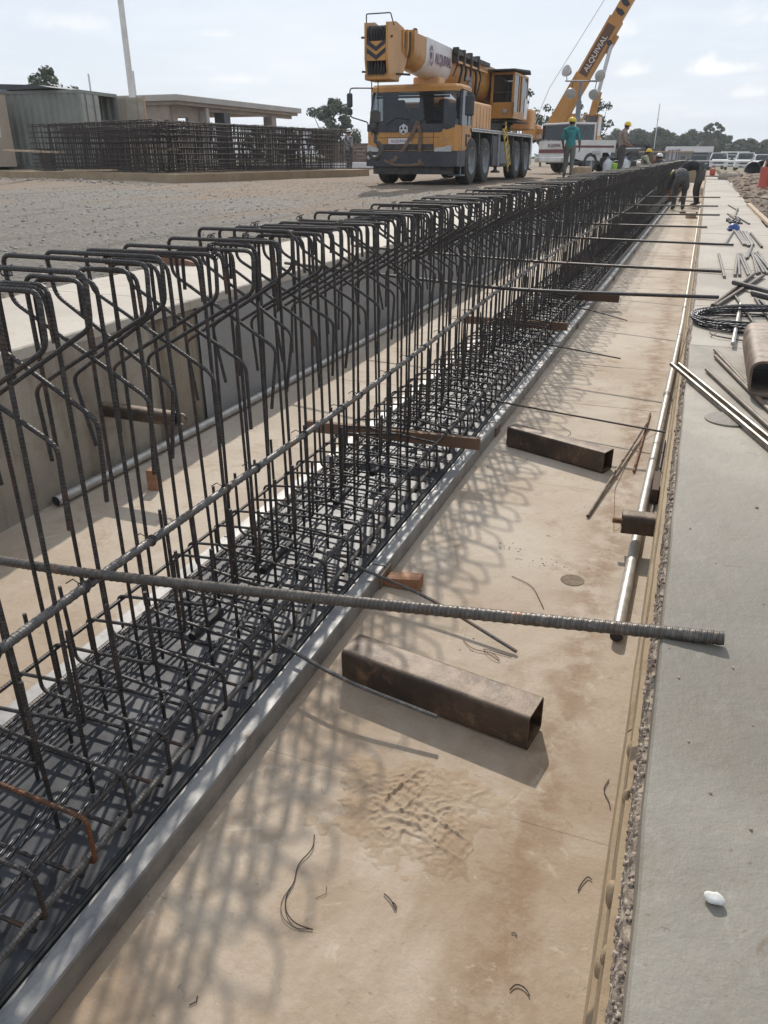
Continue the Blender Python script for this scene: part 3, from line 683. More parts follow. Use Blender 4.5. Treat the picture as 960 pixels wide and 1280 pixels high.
# pipes
def pipe(name, label, P, r, couplings):
    t = thing(name, label, 'pipe', (P[0][0], P[0][1], 0)); m = MB(); Q = [Vector(p) for p in P]
    m.tube(Q, r, 14, cap=False); o = obj('pipe_run', m, ZINC, t, True)
    # near end: pipe rim, and a black disc standing in for the bore's shade
    d = (Q[1]-Q[0]).normalized(); e = MB()
    e.tube([Q[0]+d*.002, Q[0]-d*.001], r, 14, radii=[r*.84, r*.84]); obj('bore_shade', e, BLACK, t)
    for y in couplings:
        x = float(np.interp(y, [q.y for q in Q], [q.x for q in Q])); z = float(np.interp(y, [q.y for q in Q], [q.z for q in Q]))
        obj('coupling', MB().tube([(x, y-.03, z), (x+.0003, y+.03, z)], r*1.22, 14), GALV, t, True)
pipe('zinc_pipe', 'bright galvanised pipe along the foot of the right trench side', [(-.040, 2.005, .026), (-.036, 2.6, .026), (-.034, 3.0, .026), (-.020, 4.07, .026), (-.006, 5.4, .026), (.010, 6.93, .026), (.016, 10, .026), (.014, 16.5, .026), (.012, 32, .026)], .0185, (4.72, 7.72, 13.7))
pipe('zinc_pipe', 'galvanised pipe along the foot of the stained left wall', [(-2.262, 2.19, .028), (-2.245, 3.0, .028), (-2.225, 4.5, .028), (-2.235, 9, .028), (-2.245, 20, .028), (-2.25, 46, .028)], .021, (6.2, 12.2))
# timber
def plank(name, label, p0, p1, w, t, m=WOOD, group=None, rough=.002):
    p0, p1 = Vector(p0), Vector(p1); d = p1-p0; mb = MB(); L = d.length; n = max(3, int(L/.05))
    s = d.cross(Vector((0, 0, 1))).normalized(); u = s.cross(d.normalized()); V = []
    for i in range(n+1):
        c = p0+d*i/n
        for a, b in ((-1, -1), (1, -1), (1, 1), (-1, 1)):
            V.append(c+s*(a*w/2+rnd(-rough, rough))+u*(b*t/2+rnd(-rough, rough)*.6))
    F = [(i*4+k, i*4+(k+1) % 4, i*4+4+(k+1) % 4, i*4+4+k) for i in range(n) for k in range(4)]+[(3, 2, 1, 0), (n*4, n*4+1, n*4+2, n*4+3)]
    mb.add(V, F); return single(name, label, 'timber', mb, m, group)
plank('timber_plank', 'weathered plank pushed through the cage, nearer of the two', (-1.545, 3.06, .165), (-.738, 3.098, .165), .028, .05, mat('weathered_timber', (.20, .115, .072), (.135, .08, .052), 5, .8, 0, .002, 30), 'planks pushed through the cage')
plank('timber_plank', 'weathered plank pushed through the cage, farther of the two', (-1.56, 5.79, .165), (-.776, 5.82, .160), .028, .055, MATS['weathered_timber'], 'planks pushed through the cage')
plank('timber_plank', 'dark timber end sticking out over the form rail in the distance', (-1.2, 7.35, .14), (-.575, 7.60, .10), .03, .07, mat('dark_timber', (.10, .06, .04), (.07, .045, .03), 5, .8))
mb = MB().prism([(-.80, .003), (-.672, .003), (-.672, .048), (-.79, .030)], 2.075, 2.125, 'y'); single('timber_wedge', 'orange timber wedge against the form rail under the thick bar', 'timber', mb, WOOD)
mb = MB().box((-2.01, 2.5, .045), (.045, .05, .09), .2, bev=.003); single('timber_block', 'small timber block standing on the floor behind the cage', 'timber', mb, WOOD)
mb = MB().prism([(-3.40, .652), (-2.98, .652), (-3.0, .672), (-3.38, .735)], 4.42, 4.50, 'y'); single('timber_wedge', 'reddish timber wedge lying on the far slab behind the cage', 'timber', mb, mat('red_timber', (.24, .12, .085), (.18, .09, .06), 6, .8))
mb = MB().box((.004, 3.20, .035), (.028, .22, .06), bev=.002); single('timber_block', 'dark timber piece beside the zinc pipe at the wall foot', 'timber', mb, MATS['dark_timber'])
plank('timber_plank', 'pale board lying along the outer edge of the right slab', (.70, 9.0, .665), (.655, 13.2, .668), .05, .025, WOODPALE)
# --- things on the right slab
Z = SZ+.009
def rods(name, label, segs, r, m, group, z=Z):
    for i, (a, b) in enumerate(segs):
        single(name, label if isinstance(label, str) else label[i], 'steel bar', MB().tube([(a[0], a[1], z+(a[2] if len(a) > 2 else 0)), (b[0], b[1], z+(b[2] if len(b) > 2 else 0))], r, 9), m, group, True)
rods('steel_bar', ['lower of two bright smooth bars overhanging the slab edge', 'upper of two bright smooth bars overhanging the slab edge'], [((-.010, 2.75, .002), (.42, 1.44, .002)), ((.014, 2.765, 0), (.44, 1.47, 0))], .0072, SHINY, 'bars on the right slab')
rods('steel_bar', ['single dark bar lying parallel to the bright pair', 'dark thin bar running under the pale rusty tube', 'thin rusty bar tied along the dark one by the pale tube'], [((.101, 2.723), (.42, 1.52)), ((.129, 3.039), (.40, 1.60)), ((.130, 2.935), (.34, 1.95))], .0062, DARKSTEEL, 'bars on the right slab')
rods('steel_bar', ['lower of two crossed offcuts pointing to the coil', 'upper of two crossed offcuts pointing to the coil'], [((.125, 3.99, .004), (.36, 5.22, .004)), ((.140, 3.975, .004), (.408, 5.161, .004))], .010, DARKSTEEL, 'crossed dark offcuts')
rods('steel_bar', ['heavy dark offcut resting across the crossed pair', 'heavy dark offcut behind the one across the pair', 'heavy dark offcut lying nearest the coil'], [((.232, 4.683, .022), (.50, 4.30, .008)), ((.323, 4.621, .01), (.60, 4.25, .004)), ((.318, 4.44, .006), (.60, 4.02, .002))], .014, FRAME, 'crossed dark offcuts')
rods('steel_bar', ['thin bar between the crossed offcuts and the coil', 'thin bar right of the coil, inner one', 'thin bar right of the coil, outer one'], [((.234, 4.331), (.30, 3.45)), ((.325, 4.31), (.38, 3.2)), ((.343, 4.262), (.45, 3.1))], .007, REBAR, 'thin bars around the coil')
rods('steel_bar', 'pale bar standing through the wire coil towards the rusty tube', [((.248, 4.05, .01), (.19, 3.12, .01))], .008, ZINC, None)
R1 = [((.178, 6.315), (.195, 5.060)), ((.308, 6.365), (.254, 5.141)), ((.31, 6.3), (.280, 5.151)), ((.313, 6.367), (.329, 5.170)), ((.331, 6.374), (.343, 5.175)), ((.335, 6.2), (.346, 5.137)), ((.395, 6.643), (.348, 6.045)), ((.405, 6.344), (.381, 5.270)), ((.40, 6.4), (.398, 5.317)), ((.41, 6.5), (.422, 5.326)), ((.450, 6.539), (.46, 5.55)), ((.438, 7.1), (.36, 6.1)), ((.42, 6.3), (.44, 5.3)), ((.43, 6.45), (.47, 5.4))]
rods('steel_rod', 'thin steel rod in the scattered bunch on the right slab', R1, .0085, SHINY, 'scattered rods on the right slab')
R2 = [((.235, 7.056), (.335, 8.45)), ((.34, 8.4), (.373, 7.037)), ((.351, 8.28), (.385, 7.02)), ((.37, 8.3), (.401, 6.943)), ((.395, 8.35), (.415, 6.95)), ((.421, 8.357), (.435, 7.0)), ((.44, 8.3), (.441, 7.063))]
rods('steel_rod', 'thin steel rod in the neat row beside the blue cap', R2, .011, SHINY, 'row of rods beside the blue cap')
R3 = [((.470, 8.182), (.496, 6.911)), ((.408, 10.608), (.507, 9.324)), ((.41, 10.5), (.437, 9.359)), ((.348, 10.506), (.40, 9.9)), ((.33, 10.9), (.42, 9.9)), ((.484, 12.178), (.40, 10.4)), ((.38, 12.9), (.47, 11.6))]
rods('steel_rod', 'single dark rod lying far along the right slab', R3, .009, REBAR, 'single rods far along the slab')
t = thing('plastic_cap', 'dark blue cap on the end of the rod row', 'cap', (.335, 8.52, SZ))
obj('shell', MB().lathe([(.012, 0), (.055, .004), (.052, .035), (.03, .06), (.002, .066)], (.335, 8.52, SZ+.001), n=14), mat('blue_plastic', (.03, .06, .20), (.04, .08, .26), 9, .4), t, True)
obj('peak', MB().prism([(.295, 8.50), (.27, 8.46), (.285, 8.42), (.335, 8.45)], SZ+.012, SZ+.022, 'z'), MATS['blue_plastic'], t)
mb = MB()
for k in range(26):
    x, y = rnd(.30, .42), rnd(9.35, 9.9); mb.sphere((x, y, SZ+.012), rnd(.010, .022), 6, 4, jit=.2)
o = single('wire_clips', 'little heap of dark wire clips on the far right slab', 'clips', mb, REBAR)
# coil of strand
t = thing('wire_coil', 'flattened coil of dark steel strand lying over the slab edge', 'wire coil', (.25, 3.65, SZ)); rs = random.Random(5)
for k in range(13):
    a = rs.uniform(.30, .38); b = rs.uniform(.20, .30); cx = .04+a+rs.uniform(-.008, .02); cy = 3.66+rs.uniform(-.02, .02); ph = rs.uniform(0, 6); lift = .006+.0065*(k % 5)
    Pq = [(cx+a*math.cos(q), cy+b*math.sin(q)+.05*math.cos(q), SZ+lift+.010*math.sin(2*q+ph)+.006) for q in np.linspace(0, 2*PI, 49)[:-1]]
    obj('wire_loop', MB().tube(Pq, .0036, 6, closed=True), STRAND, t, True)
obj('loose_end', MB().tube(bend([(.13, 3.42, SZ+.02), (.10, 3.30, SZ+.012), (.22, 3.26, SZ+.006), (.50, 3.2, SZ+.006)], .1), .003, 5), REBAR, t, True)
# slab bits
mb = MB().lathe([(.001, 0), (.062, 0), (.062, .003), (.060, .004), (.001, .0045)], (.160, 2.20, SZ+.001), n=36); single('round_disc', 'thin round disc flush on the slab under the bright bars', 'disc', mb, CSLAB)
mb = MB().sphere((.112, .592, SZ+.0055), .0085, 14, 9, (1.2, .75, .66), .0); mb.v = [(a+.0022*noise.noise((a*150, b*150, c*150)), b+.0022*noise.noise((a*150, b*150+7, c*150)), max(SZ+.0005, c+.0015*noise.noise((a*170, b*170, c*170+3)))) for a, b, c in mb.v]; single('plaster_lump', 'small white plaster lump alone on the grey slab', 'lump', mb, mat('white_plaster', (.66, .65, .62), (.54, .52, .48), 90, .8), None, 'all')
mb = MB()
for k, (x, y, r) in enumerate(((.075, 1.45, .002), (.085, .82, .0016), (.16, .88, .0014), (.07, .95, .002), (.15, .70, .002), (.19, 1.2, .0016), (.12, 1.32, .0012), (.055, 1.02, .0015), (.18, .60, .0012), (.20, 1.6, .003), (.30, 2.6, .005), (.14, 1.0, .0022), (.11, .74, .002))): mb.sphere((x, y, SZ+r*.4), r, 6, 4, jit=.25)
o = obj('grit', mb, SPOIL); o['kind'] = 'stuff'
# loose tie wire on the trench floor
def wire(label, P, r=.0012, m=REBAR, group='tie wire offcuts on the floor'): single('tie_wire', label, 'wire', MB().tube(bend(P, .04, 4), r, 5), m, group, True)
wire('long curly tie wire on the sandy floor beside the near form rail', [(-.560, 1.055, .003), (-.545, 1.02, .006), (-.560, .975, .003), (-.545, .935, .004), (-.548, .90, .003), (-.530, .868, .003), (-.500, .852, .006), (-.468, .856, .003)])
wire('thin second strand curling beside the long tie wire', [(-.548, .925, .002), (-.552, .89, .003), (-.535, .858, .004), (-.50, .845, .003), (-.468, .857, .003)], .0007)
wire('small bent tie wire on bare floor below the boot prints', [(-.372, .974, .003), (-.354, .965, .005), (-.338, .947, .003), (-.340, .957, .003), (-.350, .963, .003)])
wire('small looped tie wire near the bottom edge by the wall', [(-.103, .874, .003), (-.095, .889, .004), (-.078, .886, .004), (-.069, .875, .003)])
wire('hooked tie wire on the floor at the right wall foot', [(-.022, 1.115, .003), (-.018, 1.135, .004), (-.008, 1.155, .004), (.000, 1.150, .003)])
wire('wavy tie wire on the floor along the wall crack', [(.002, 1.438, .003), (-.008, 1.40, .004), (.010, 1.37, .003), (.014, 1.351, .003)])
wire('tangle of rusty tie wire beyond the big square tube', [(-.46, 1.86, .003), (-.42, 1.82, .006), (-.36, 1.83, .004), (-.33, 1.79, .004), (-.37, 1.81, .008), (-.40, 1.84, .005), (-.31, 1.83, .003)], .0011, REBARR)
wire('single thin wire in an arc near the round floor stain', [(-.41, 2.29, .003), (-.33, 2.25, .004), (-.27, 2.12, .003)], .0012, REBARR)
wire('fine long wire trailing from the coil down to the pipe', [(.04, 3.52, .655), (.03, 3.50, .62), (-.02, 3.9, .05), (-.12, 3.8, .004), (-.16, 3.2, .003), (-.12, 2.75, .003), (-.06, 2.9, .02)], .0011, REBARR)
wire('fine curly wire beside the middle square tube', [(-.50, 3.95, .003), (-.44, 3.88, .004), (-.46, 3.80, .003), (-.40, 3.70, .003), (-.38, 3.58, .003)], .0011)
mb = MB(); rs = random.Random(8)
for k in range(12):
    x, y = rs.uniform(-.78, -.02), rs.uniform(.6, 3.4); a = rs.uniform(0, PI); l = rs.uniform(.006, .022)
    mb.tube([(x, y, .002), (x+l*math.cos(a), y+l*math.sin(a), .003), (x+l*1.5*math.cos(a+.5), y+l*1.5*math.sin(a+.5), .002)], rs.uniform(.0006, .0012), 4)
o = obj('floor_litter', mb, REBAR); o['kind'] = 'stuff'
mb = MB(); rs = random.Random(15)
for cx, cy, n, sp in ((-.47, 2.50, 12, .04), (-.27, 2.42, 18, .05), (-.40, 1.84, 6, .05), (-.30, 3.6, 12, .25), (-.35, 5, 18, .35)):
    for k in range(n):
        x, y = rs.gauss(cx, sp), rs.gauss(cy, sp*.5); r = rs.uniform(.001, .003); mb.sphere((min(-.06, x), y, r*.25), r, 5, 3, (1.4, .7, .5), .3)
o = obj('floor_grit', mb, mat('floor_grit', (.06, .045, .035), (.20, .15, .11), 30, .9)); o['kind'] = 'stuff'
# trodden sand with boot prints
def sand():
    nx, ny = 190, 160; x0, x1, y0, y1 = -.66, -.12, .97, 1.43; V = []
    prints = [(-.415, 1.245, 1.25, 1), (-.300, 1.150, 2.75, .9), (-.545, 1.165, 2.2, .5), (-.335, 1.270, .5, .45)]
    N3 = lambda x, y, f, k: noise.noise((x*f, y*f, k))
    for j in range(ny+1):
        for i in range(nx+1):
            x, y = x0+(x1-x0)*i/nx, y0+(y1-y0)*j/ny
            e = math.hypot((x+.395)/.205, (y-1.195)/.165)+.55*N3(x, y, 9, 3)+.25*N3(x, y, 26, 5); body = max(0., 1-max(0., e)**1.6)
            # crumbly ridges pushed up by the boots
            rid = 1-abs(N3(x+.02*N3(x, y, 30, 2), y, 38, 6))*2.6
            h = .0065*body*(.55+.8*N3(x, y, 7, 2))+.0050*body*max(0., rid)**2+.0032*body*N3(x, y, 85, 8)
            for px, py, a, s in prints:
                c, q = math.cos(a), math.sin(a); u, w = (x-px)*c+(y-py)*q, -(x-px)*q+(y-py)*c
                wd = .026*(1-.25*math.sin((u+.04)*30)); r = math.hypot(u/.068, w/wd)+.10*N3(x, y, 40, 1)
                if r < 1.3:
                    k = min(1., max(0., (1.12-r)/.16)); tr = (.0032*(1 if math.sin(u*260+3*N3(x, y, 30, 4)) > .2 else 0)+.0018*(1 if abs(w-.006*N3(x, y, 18, 9)) < .0035 else 0))*max(.15, min(1., .7+1.3*N3(x, y, 16, 7)))
                    h = h*(1-k*.8*s)+k*s*(tr+.0006)+(.0042*s*math.exp(-((r-1.14)/.10)**2))*body**.5
            V.append((x, y, h-.0006-.0012*max(0, 1-body/.10) if body > 0 else -.003))
    F = [(j*(nx+1)+i, j*(nx+1)+i+1, (j+1)*(nx+1)+i+1, (j+1)*(nx+1)+i) for j in range(ny) for i in range(nx)]
    F = [f for f in F if max(V[k][2] for k in f) > -.0006]
    mb = MB(); mb.add(V, F); return mb
o = obj('trodden_sand', sand(), concrete('trodden_sand', (.43, .35, .265), (.345, .265, .19), (.27, .185, .12), ((.265, .185, .118), 1.0, 2.7), .92, None, .3, None, .0016), None, 'all'); o['kind'] = 'stuff'
mb = MB().lathe([(.001, .0012), (.03, .0012), (.036, .0022), (.040, .0005)], (-.213, 2.339, 0), n=24); single('round_stain', 'small dark round mark in the trench floor', 'mark', mb, mat('dark_sand', (.15, .11, .08), (.22, .17, .12), 40, .95, 0, .002, 90))
# ================================================================== CRANES
G0 = .63
def wheel(parent, x, y, z, r, w, side, dual=False, axis='x', M=None):
    """tyre with a dished rim; side = +1 when the outer face looks to +x"""
    t = MB(); P = [(r*.56, -w*.46), (r*.80, -w*.5), (r*.95, -w*.44), (r, -w*.30)]
    for k in range(4): P += [(r, -w*.30+w*.6*k/4+.02*w), (r-.012, -w*.30+w*.6*(k+.85)/4), (r-.012, -w*.30+w*.6*(k+.98)/4)]
    P += [(r, w*.30), (r*.95, w*.44), (r*.80, w*.5), (r*.56, w*.46)]
    t.lathe([(a, b*side) for a, b in P], (0, 0, 0), 'x', 28, False)
    rim = MB(); rim.lathe([(.01, side*w*.30), (r*.16, side*w*.30), (r*.18, side*w*.22), (r*.36, side*w*.16), (r*.47, side*w*.30), (r*.53, side*w*.46), (r*.575, side*w*.47), (r*.575, -side*w*.46), (.01, -side*w*.40)], (0, 0, 0), 'x', 24, False)
    for k in range(10): a = 2*PI*k/10; rim.lathe([(.018, side*w*.15), (.018, side*w*.24), (.002, side*w*.245)], (0, r*.28*math.cos(a), r*.28*math.sin(a)), 'x', 6)
    off = Vector((x, y, z))-root_loc(parent)
    if M is not None: off = M @ Vector((x, y, z))
    o = link('wheel', t.mesh('tyre', TYRE, True), parent, off); q = link('rim', rim.mesh('rim', STEELB if not dual else FRAME, True), o)
    if M is not None: o.rotation_euler = M.to_euler()
    return o
def crane():
    X0, X1 = -8.20, -5.72; XM = -6.96
    t = thing('mobile_crane', 'big four-axle orange truck crane with boom lowered over its cab', 'crane truck', (XM, 20.2, G0))
    O = lambda n, mb, m, s=False, p=None: obj(n, mb, m, p or t, s)
    # chassis
    mb = MB(); mb.bb(XM-.50, XM+.50, 20.7, 29.1, 1.05, 1.50, .03); mb.bb(XM-1.0, XM+1.0, 29.0, 29.3, 1.1, 1.55, .03)
    for y in (21.40, 22.88, 26.98, 28.45): mb.cyl((XM-1.1, y, 1.19), (XM+1.1, y, 1.19), .13)
    O('chassis_frame', mb, FRAME)
    deck = MB(); deck.bb(X0+.02, X1-.02, 21.35, 29.1, 1.86, 1.925, .01); O('deck', deck, DKGREY)
    st = MB(); st.bb(X1-.018, X1, 21.3, 29.1, 1.875, 1.955); O('deck_edge', st, WHITEP)
    for k in range(52):
        y = 21.36+k*.149; mb = MB().bb(X1-.002, X1+.006, y, y+.07, 1.89, 1.935); O('edge_block', mb, CHEVB)
    # arches and skirts each side
    for sx in (1, -1):
        xo = X1 if sx > 0 else X0; xi = xo-sx*.42
        for y0, y1 in ((22.10, 22.18), (23.52, 23.60), (26.28, 26.36), (27.68, 27.75), (29.06, 29.14)):
            O('mudguard', MB().bb(min(xo-sx*.02, xi), max(xo-sx*.02, xi), y0, y1, 1.35, 1.86), FRAME)
        O('tool_box', MB().bb(min(xo-sx*.03, xi), max(xo-sx*.03, xi), 23.72, 24.25, 1.02, 1.84, .03), NAVY)
        O('fuel_tank', MB().bb(min(xo-sx*.06, xi), max(xo-sx*.06, xi), 24.75, 26.15, 1.0, 1.70, .10), STEELB, True)
        for y in (24.45, 29.25):
            jk = MB(); jk.bb(min(xo-sx*.01, xo-sx*.20), max(xo-sx*.01, xo-sx*.20), y-.10, y+.10, 1.02, 1.95, .02); j = O('outrigger_jack', jk, STEELB if y < 26 else LAMP)
            ft = MB().lathe([(.05, .15), (.05, 0), (.14, -.04), (.14, -.08)], (xo-sx*.105, y, .93), n=14); O('outrigger_foot', ft, FRAME, True, j)
        for y in (21.40, 22.88, 26.98, 28.45): wheel(t, xo-sx*.18, y, G0+.555, .56, .36, sx)
    # ---- carrier cab: built hollow so that one sees in
    yF, yB = 20.22, 21.42; xr = X1-.06; xl = X0
    lo = [(yF+.02, 1.36), (yF-.02, 1.62), (yF+.01, 1.98), (yB, 1.98), (yB, 1.36)]
    cabm = MB()
    front = [(xl+.04, yF), (xl+.22, yF-.05), (xr-.38, yF-.05), (xr-.10, yF+.03), (xr, yF+.22)]      # plan of the nose, rounded to the right
    plan = [(xl, yF+.15)]+front+[(xr, yB), (xl, yB)]
    cabm.prism(plan, 1.42, 2.00, 'z'); shell = O('cab_shell', cabm, ORANGE)
    body = MB(); body.prism([(x, y+.002) for x, y in plan], .98 if False else 1.36, 1.418, 'z'); O('cab_sill', body, NAVY)
    roof = MB(); top = [(xl+.10, yF+.24)]+[(x*.97+XM*.03, y+.16) for x, y in front]+[(xr-.03, yB), (xl+.03, yB)]
    n = len(top); inn = [(x*.94+XM*.06, (y-20.9)*.9+20.9) for x, y in top]
    V = [(x, y, 2.74) for x, y in top]+[(x, y, 2.84) for x, y in top]+[(x, y, 2.90) for x, y in inn]
    roof.add(V, [tuple(range(n-1, -1, -1)), tuple(range(2*n, 3*n))]+[(a+i, a+(i+1) % n, a+n+(i+1) % n, a+n+i) for a in (0, n) for i in range(n)])
    O('cab_roof', roof, ORANGE)
    def bar(a, b, w=.05): O('cab_pillar', MB().tube([a, b], w, 4), NAVY)
    for (xa, ya), (xb_, yb) in (((xl+.06, yF+.14), (xl+.12, yF+.26)), ((xr-.03, yF+.20), (xr-.06, yF+.36)), ((xl+.04, yB-.05), (xl+.05, yB-.05)), ((xr-.05, yB-.05), (xr-.06, yB-.05)), ((xr-.04, yF+.80), (xr-.06, yF+.82))):
        bar((xa, ya, 1.98), (xb_, yb, 2.77))
    bw = MB()          # rear wall with two small windows
    for x0, x1, z0, z1 in ((xl, xl+.42, 2.0, 2.735), (xl+1.02, xl+1.40, 2.0, 2.735), (xl+2.0, xr, 2.0, 2.735), (xl+.42, xl+1.02, 2.0, 2.44), (xl+1.40, xl+2.0, 2.0, 2.44)): bw.bb(x0, x1, yB-.05, yB-.01, z0, z1)
    O('cab_rear_wall', bw, DKGREY)
    for x in (xl+.62, xl+1.78):
        s = MB(); s.bb(x-.25, x+.25, yB-.48, yB-.30, 2.0, 2.40, .05); s.bb(x-.13, x+.13, yB-.44, yB-.34, 2.42, 2.60, .04); O('cab_seat', s, DKGREY)
    O('dashboard', MB().bb(xl+.1, xr-.2, yF+.12, yF+.42, 2.0, 2.10, .03), BLACK)
    swm = MB(); cpt = Vector((xl+.62, yF+.50, 2.16))
    swm.tube([cpt+Vector((.2*math.cos(a), .10*math.sin(a), .17*math.sin(a))) for a in np.linspace(0, 2*PI, 17)[:-1]], .014, 6, closed=True); O('steering_wheel', swm, BLACK)
    ws = MB(); a = [(xl+.07, yF+.06)]+[(x, y) for x, y in front[1:4]]+[(xr-.03, yF+.19)]; b = [(xl+.13, yF+.24)]+[(x*.97+XM*.03, y+.165) for x, y in front[1:4]]+[(xr-.06, yF+.35)]
    k = len(a); ws.add([(x, y, 2.0) for x, y in a]+[(x, y, 2.755) for x, y in b], [(i, i+1, k+i+1, k+i) for i in range(k-1)]); O('windscreen', ws, GLASS)
    for (y0, y1) in ((yF+.24, yF+.78), (yF+.86, yB-.10)):
        O('side_window', MB().add([(xr+.001, y0, 2.0), (xr+.001, y1, 2.0), (xr-.035, y1, 2.74), (xr-.035, y0+.12, 2.74)], [(0, 1, 2, 3)]), GLASS)
    O('side_window', MB().add([(xl+.0, yF+.26, 2.0), (xl+.0, yB-.1, 2.0), (xl+.035, yB-.1, 2.74), (xl+.035, yF+.38, 2.74)], [(0, 1, 2, 3)]), GLASS)
    # dark band below the glass, lower on the left than on the right
    cw = MB(); cw.add([(xl+.02, yF-.008, 2.02), (xl+.22, yF-.062, 2.02), (xr-.38, yF-.062, 2.02), (xr-.10, yF+.018, 2.02), (xl+.02, yF-.008, 1.86), (xl+.30, yF-.062, 1.84), (xr-.46, yF-.062, 1.83), (xr-.10, yF+.018, 1.95)], [(0, 4, 5, 1), (1, 5, 6, 2), (2, 6, 7, 3)]); O('windscreen_cowl', cw, NAVY)
    # lower grille, bumper, lamps
    O('grille', MB().bb(xl+.30, xr-.62, yF-.068, yF-.05, 1.44, 1.57, .006), FRAME)
    bp = MB(); bp.prism([(xl-.02, yF+.25), (xl-.02, yF+.02), (xl+.20, yF-.16), (xr-.40, yF-.16), (xr-.02, yF+.02), (xr+.02, yF+.30), (xr+.02, yF+.80), (xr-.3, yF+.8), (xl+.3, yF+.8)], 1.06, 1.40, 'z'); bumper = O('bumper', bp, NAVY)
    O('bumper_lower', MB().prism([(xl+.10, yF+.2), (xl+.30, yF-.08), (xr-.50, yF-.08), (xr-.15, yF+.2), (xr-.3, yF+.7), (xl+.3, yF+.7)], .88, 1.058, 'z'), FRAME)
    for x0, x1 in ((xl+.05, xl+.36), (xr-.56, xr-.16)):
        h = O('headlight', MB().add([(x0, yF-.10 if x0 < -7 else yF-.165, 1.40), (x1, yF-.165 if x0 < -7 else yF-.05, 1.40), (x1, yF-.14 if x0 < -7 else yF-.045, 1.54 if x0 > -7 else 1.45), (x0, yF-.08 if x0 < -7 else yF-.14, 1.46 if x0 > -7 else 1.54), (x0, yF+.1, 1.41), (x1, yF+.1, 1.41), (x1, yF+.1, 1.55), (x0, yF+.1, 1.55)], [(0, 1, 2, 3), (3, 2, 6, 7), (1, 5, 6, 2), (4, 0, 3, 7), (4, 5, 1, 0)]), LENS)
    for x in (xl+.10, xr-.52, xr-.28): O('fog_lamp', MB().lathe([(.055, 0), (.05, -.02), (.01, -.028)], (x, yF-.10 if x < -6.1 or x < -8 else yF-.02, 1.27), 'y', 14), LENS, True, bumper)
    O('number_plate', MB().bb(xl+.62, xl+1.22, yF-.078, yF-.066, 1.575, 1.70), WHITEB)
    tx = xf(text_mb('ALQUIVIAL', .095, .002), Matrix.Translation((xl+.92, yF-.0795, 1.637)) @ Matrix.Rotation(PI/2, 4, 'X')); O('plate_lettering', tx, TEXTP)
    em = MB(); em.lathe([(.13, 0), (.125, -.02), (.01, -.024)], (xl+1.02, yF-.050, 1.90), 'y', 3 if False else 6); O('emblem', em, LAMP)
    em = MB(); c = Vector((xl+1.02, yF-.077, 1.90))
    for k in range(3):
        a = PI/2+PI+k*2*PI/3; em.prism([(c.x+.09*math.cos(a-.5), c.z+.09*math.sin(a-.5)), (c.x+.09*math.cos(a+.5), c.z+.09*math.sin(a+.5)), (c.x+.015*math.cos(a), c.z+.015*math.sin(a))], yF-.082, yF-.074, 'y')
    O('emblem_mark', em, CHEVB)
    for x in (xl+.55, xl+1.35): O('wiper', MB().tube([(x, yF-.07, 2.01), (x+.25, yF-.02, 2.16), (x+.62, yF-.03, 2.12)], .012, 5), BLACK)
    for x in (xl+.30, xr-.62): O('panel_seam', MB().bb(x-.006, x+.006, yF-.056, yF-.047, 1.43, 1.84), FRAME)
    O('panel_seam', MB().bb(xl+.25, xr-.45, yF-.056, yF-.047, 1.715, 1.725), FRAME)
    for z in (2.60, 2.66): O('sun_visor', MB().bb(xl+.2, xr-.3, yF+.16, yF+.19, z, z+.05), BLACK)
    # tow strap slung over the front
    sp = MB()
    def strap(P, w=.045):
        for p, q in zip(P, P[1:]):
            p, q = Vector(p), Vector(q); d = (q-p).normalized(); s = Vector((d.z, 0, -d.x)).normalized()*w
            sp.add([p-s, p+s, q+s, q-s, p-s+Vector((0, .012, 0)), p+s+Vector((0, .012, 0)), q+s+Vector((0, .012, 0)), q-s+Vector((0, .012, 0))], [(0, 1, 2, 3), (7, 6, 5, 4), (0, 4, 5, 1), (3, 2, 6, 7)])
    strap([(xl+1.40, yF-.10, 2.08), (xl+1.28, yF-.09, 1.83), (xl+1.06, yF-.11, 1.48), (xl+.80, yF-.185, 1.20), (xl+.72, yF-.19, 1.17)])
    strap([(xl+1.40, yF-.10, 2.08), (xl+1.47, yF-.09, 1.80), (xl+1.46, yF-.11, 1.42), (xl+1.50, yF-.185, 1.12)])
    strap([(xl+.55, yF-.19, 1.20), (xl+.80, yF-.20, 1.10), (xl+1.2, yF-.20, 1.09), (xl+1.62, yF-.19, 1.13)], .03)
    O('tow_strap', sp, mat('brown_webbing', (.13, .085, .06), (.20, .14, .10), 14, .9))
    # left mirror on its long arm, small one on the right
    mr = O('mirror', MB().box((-8.63, yF-.05, 2.57), (.15, .08, .32), bev=.03), DKGREY); O('mirror', MB().box((-8.63, yF-.05, 2.31), (.14, .08, .15), bev=.03), DKGREY)
    O('mirror_arm', MB().tube(bend([(xl+.12, yF+.15, 2.84), (xl-.22, yF, 2.84), (-8.63, yF-.03, 2.84), (-8.63, yF-.03, 2.20), (-8.27, yF+.03, 2.10), (xl-.03, yF+.15, 2.08), (xl+.02, yF+.2, 1.80)], .08), .016, 6), BLACK)
    O('mirror', MB().box((xr+.17, yF+.32, 2.42), (.22, .09, .46), bev=.03), DKGREY); O('mirror_arm', MB().tube([(xr-.03, yF+.3, 2.78), (xr+.16, yF+.32, 2.72), (xr+.17, yF+.32, 2.3)], .015, 6), BLACK)
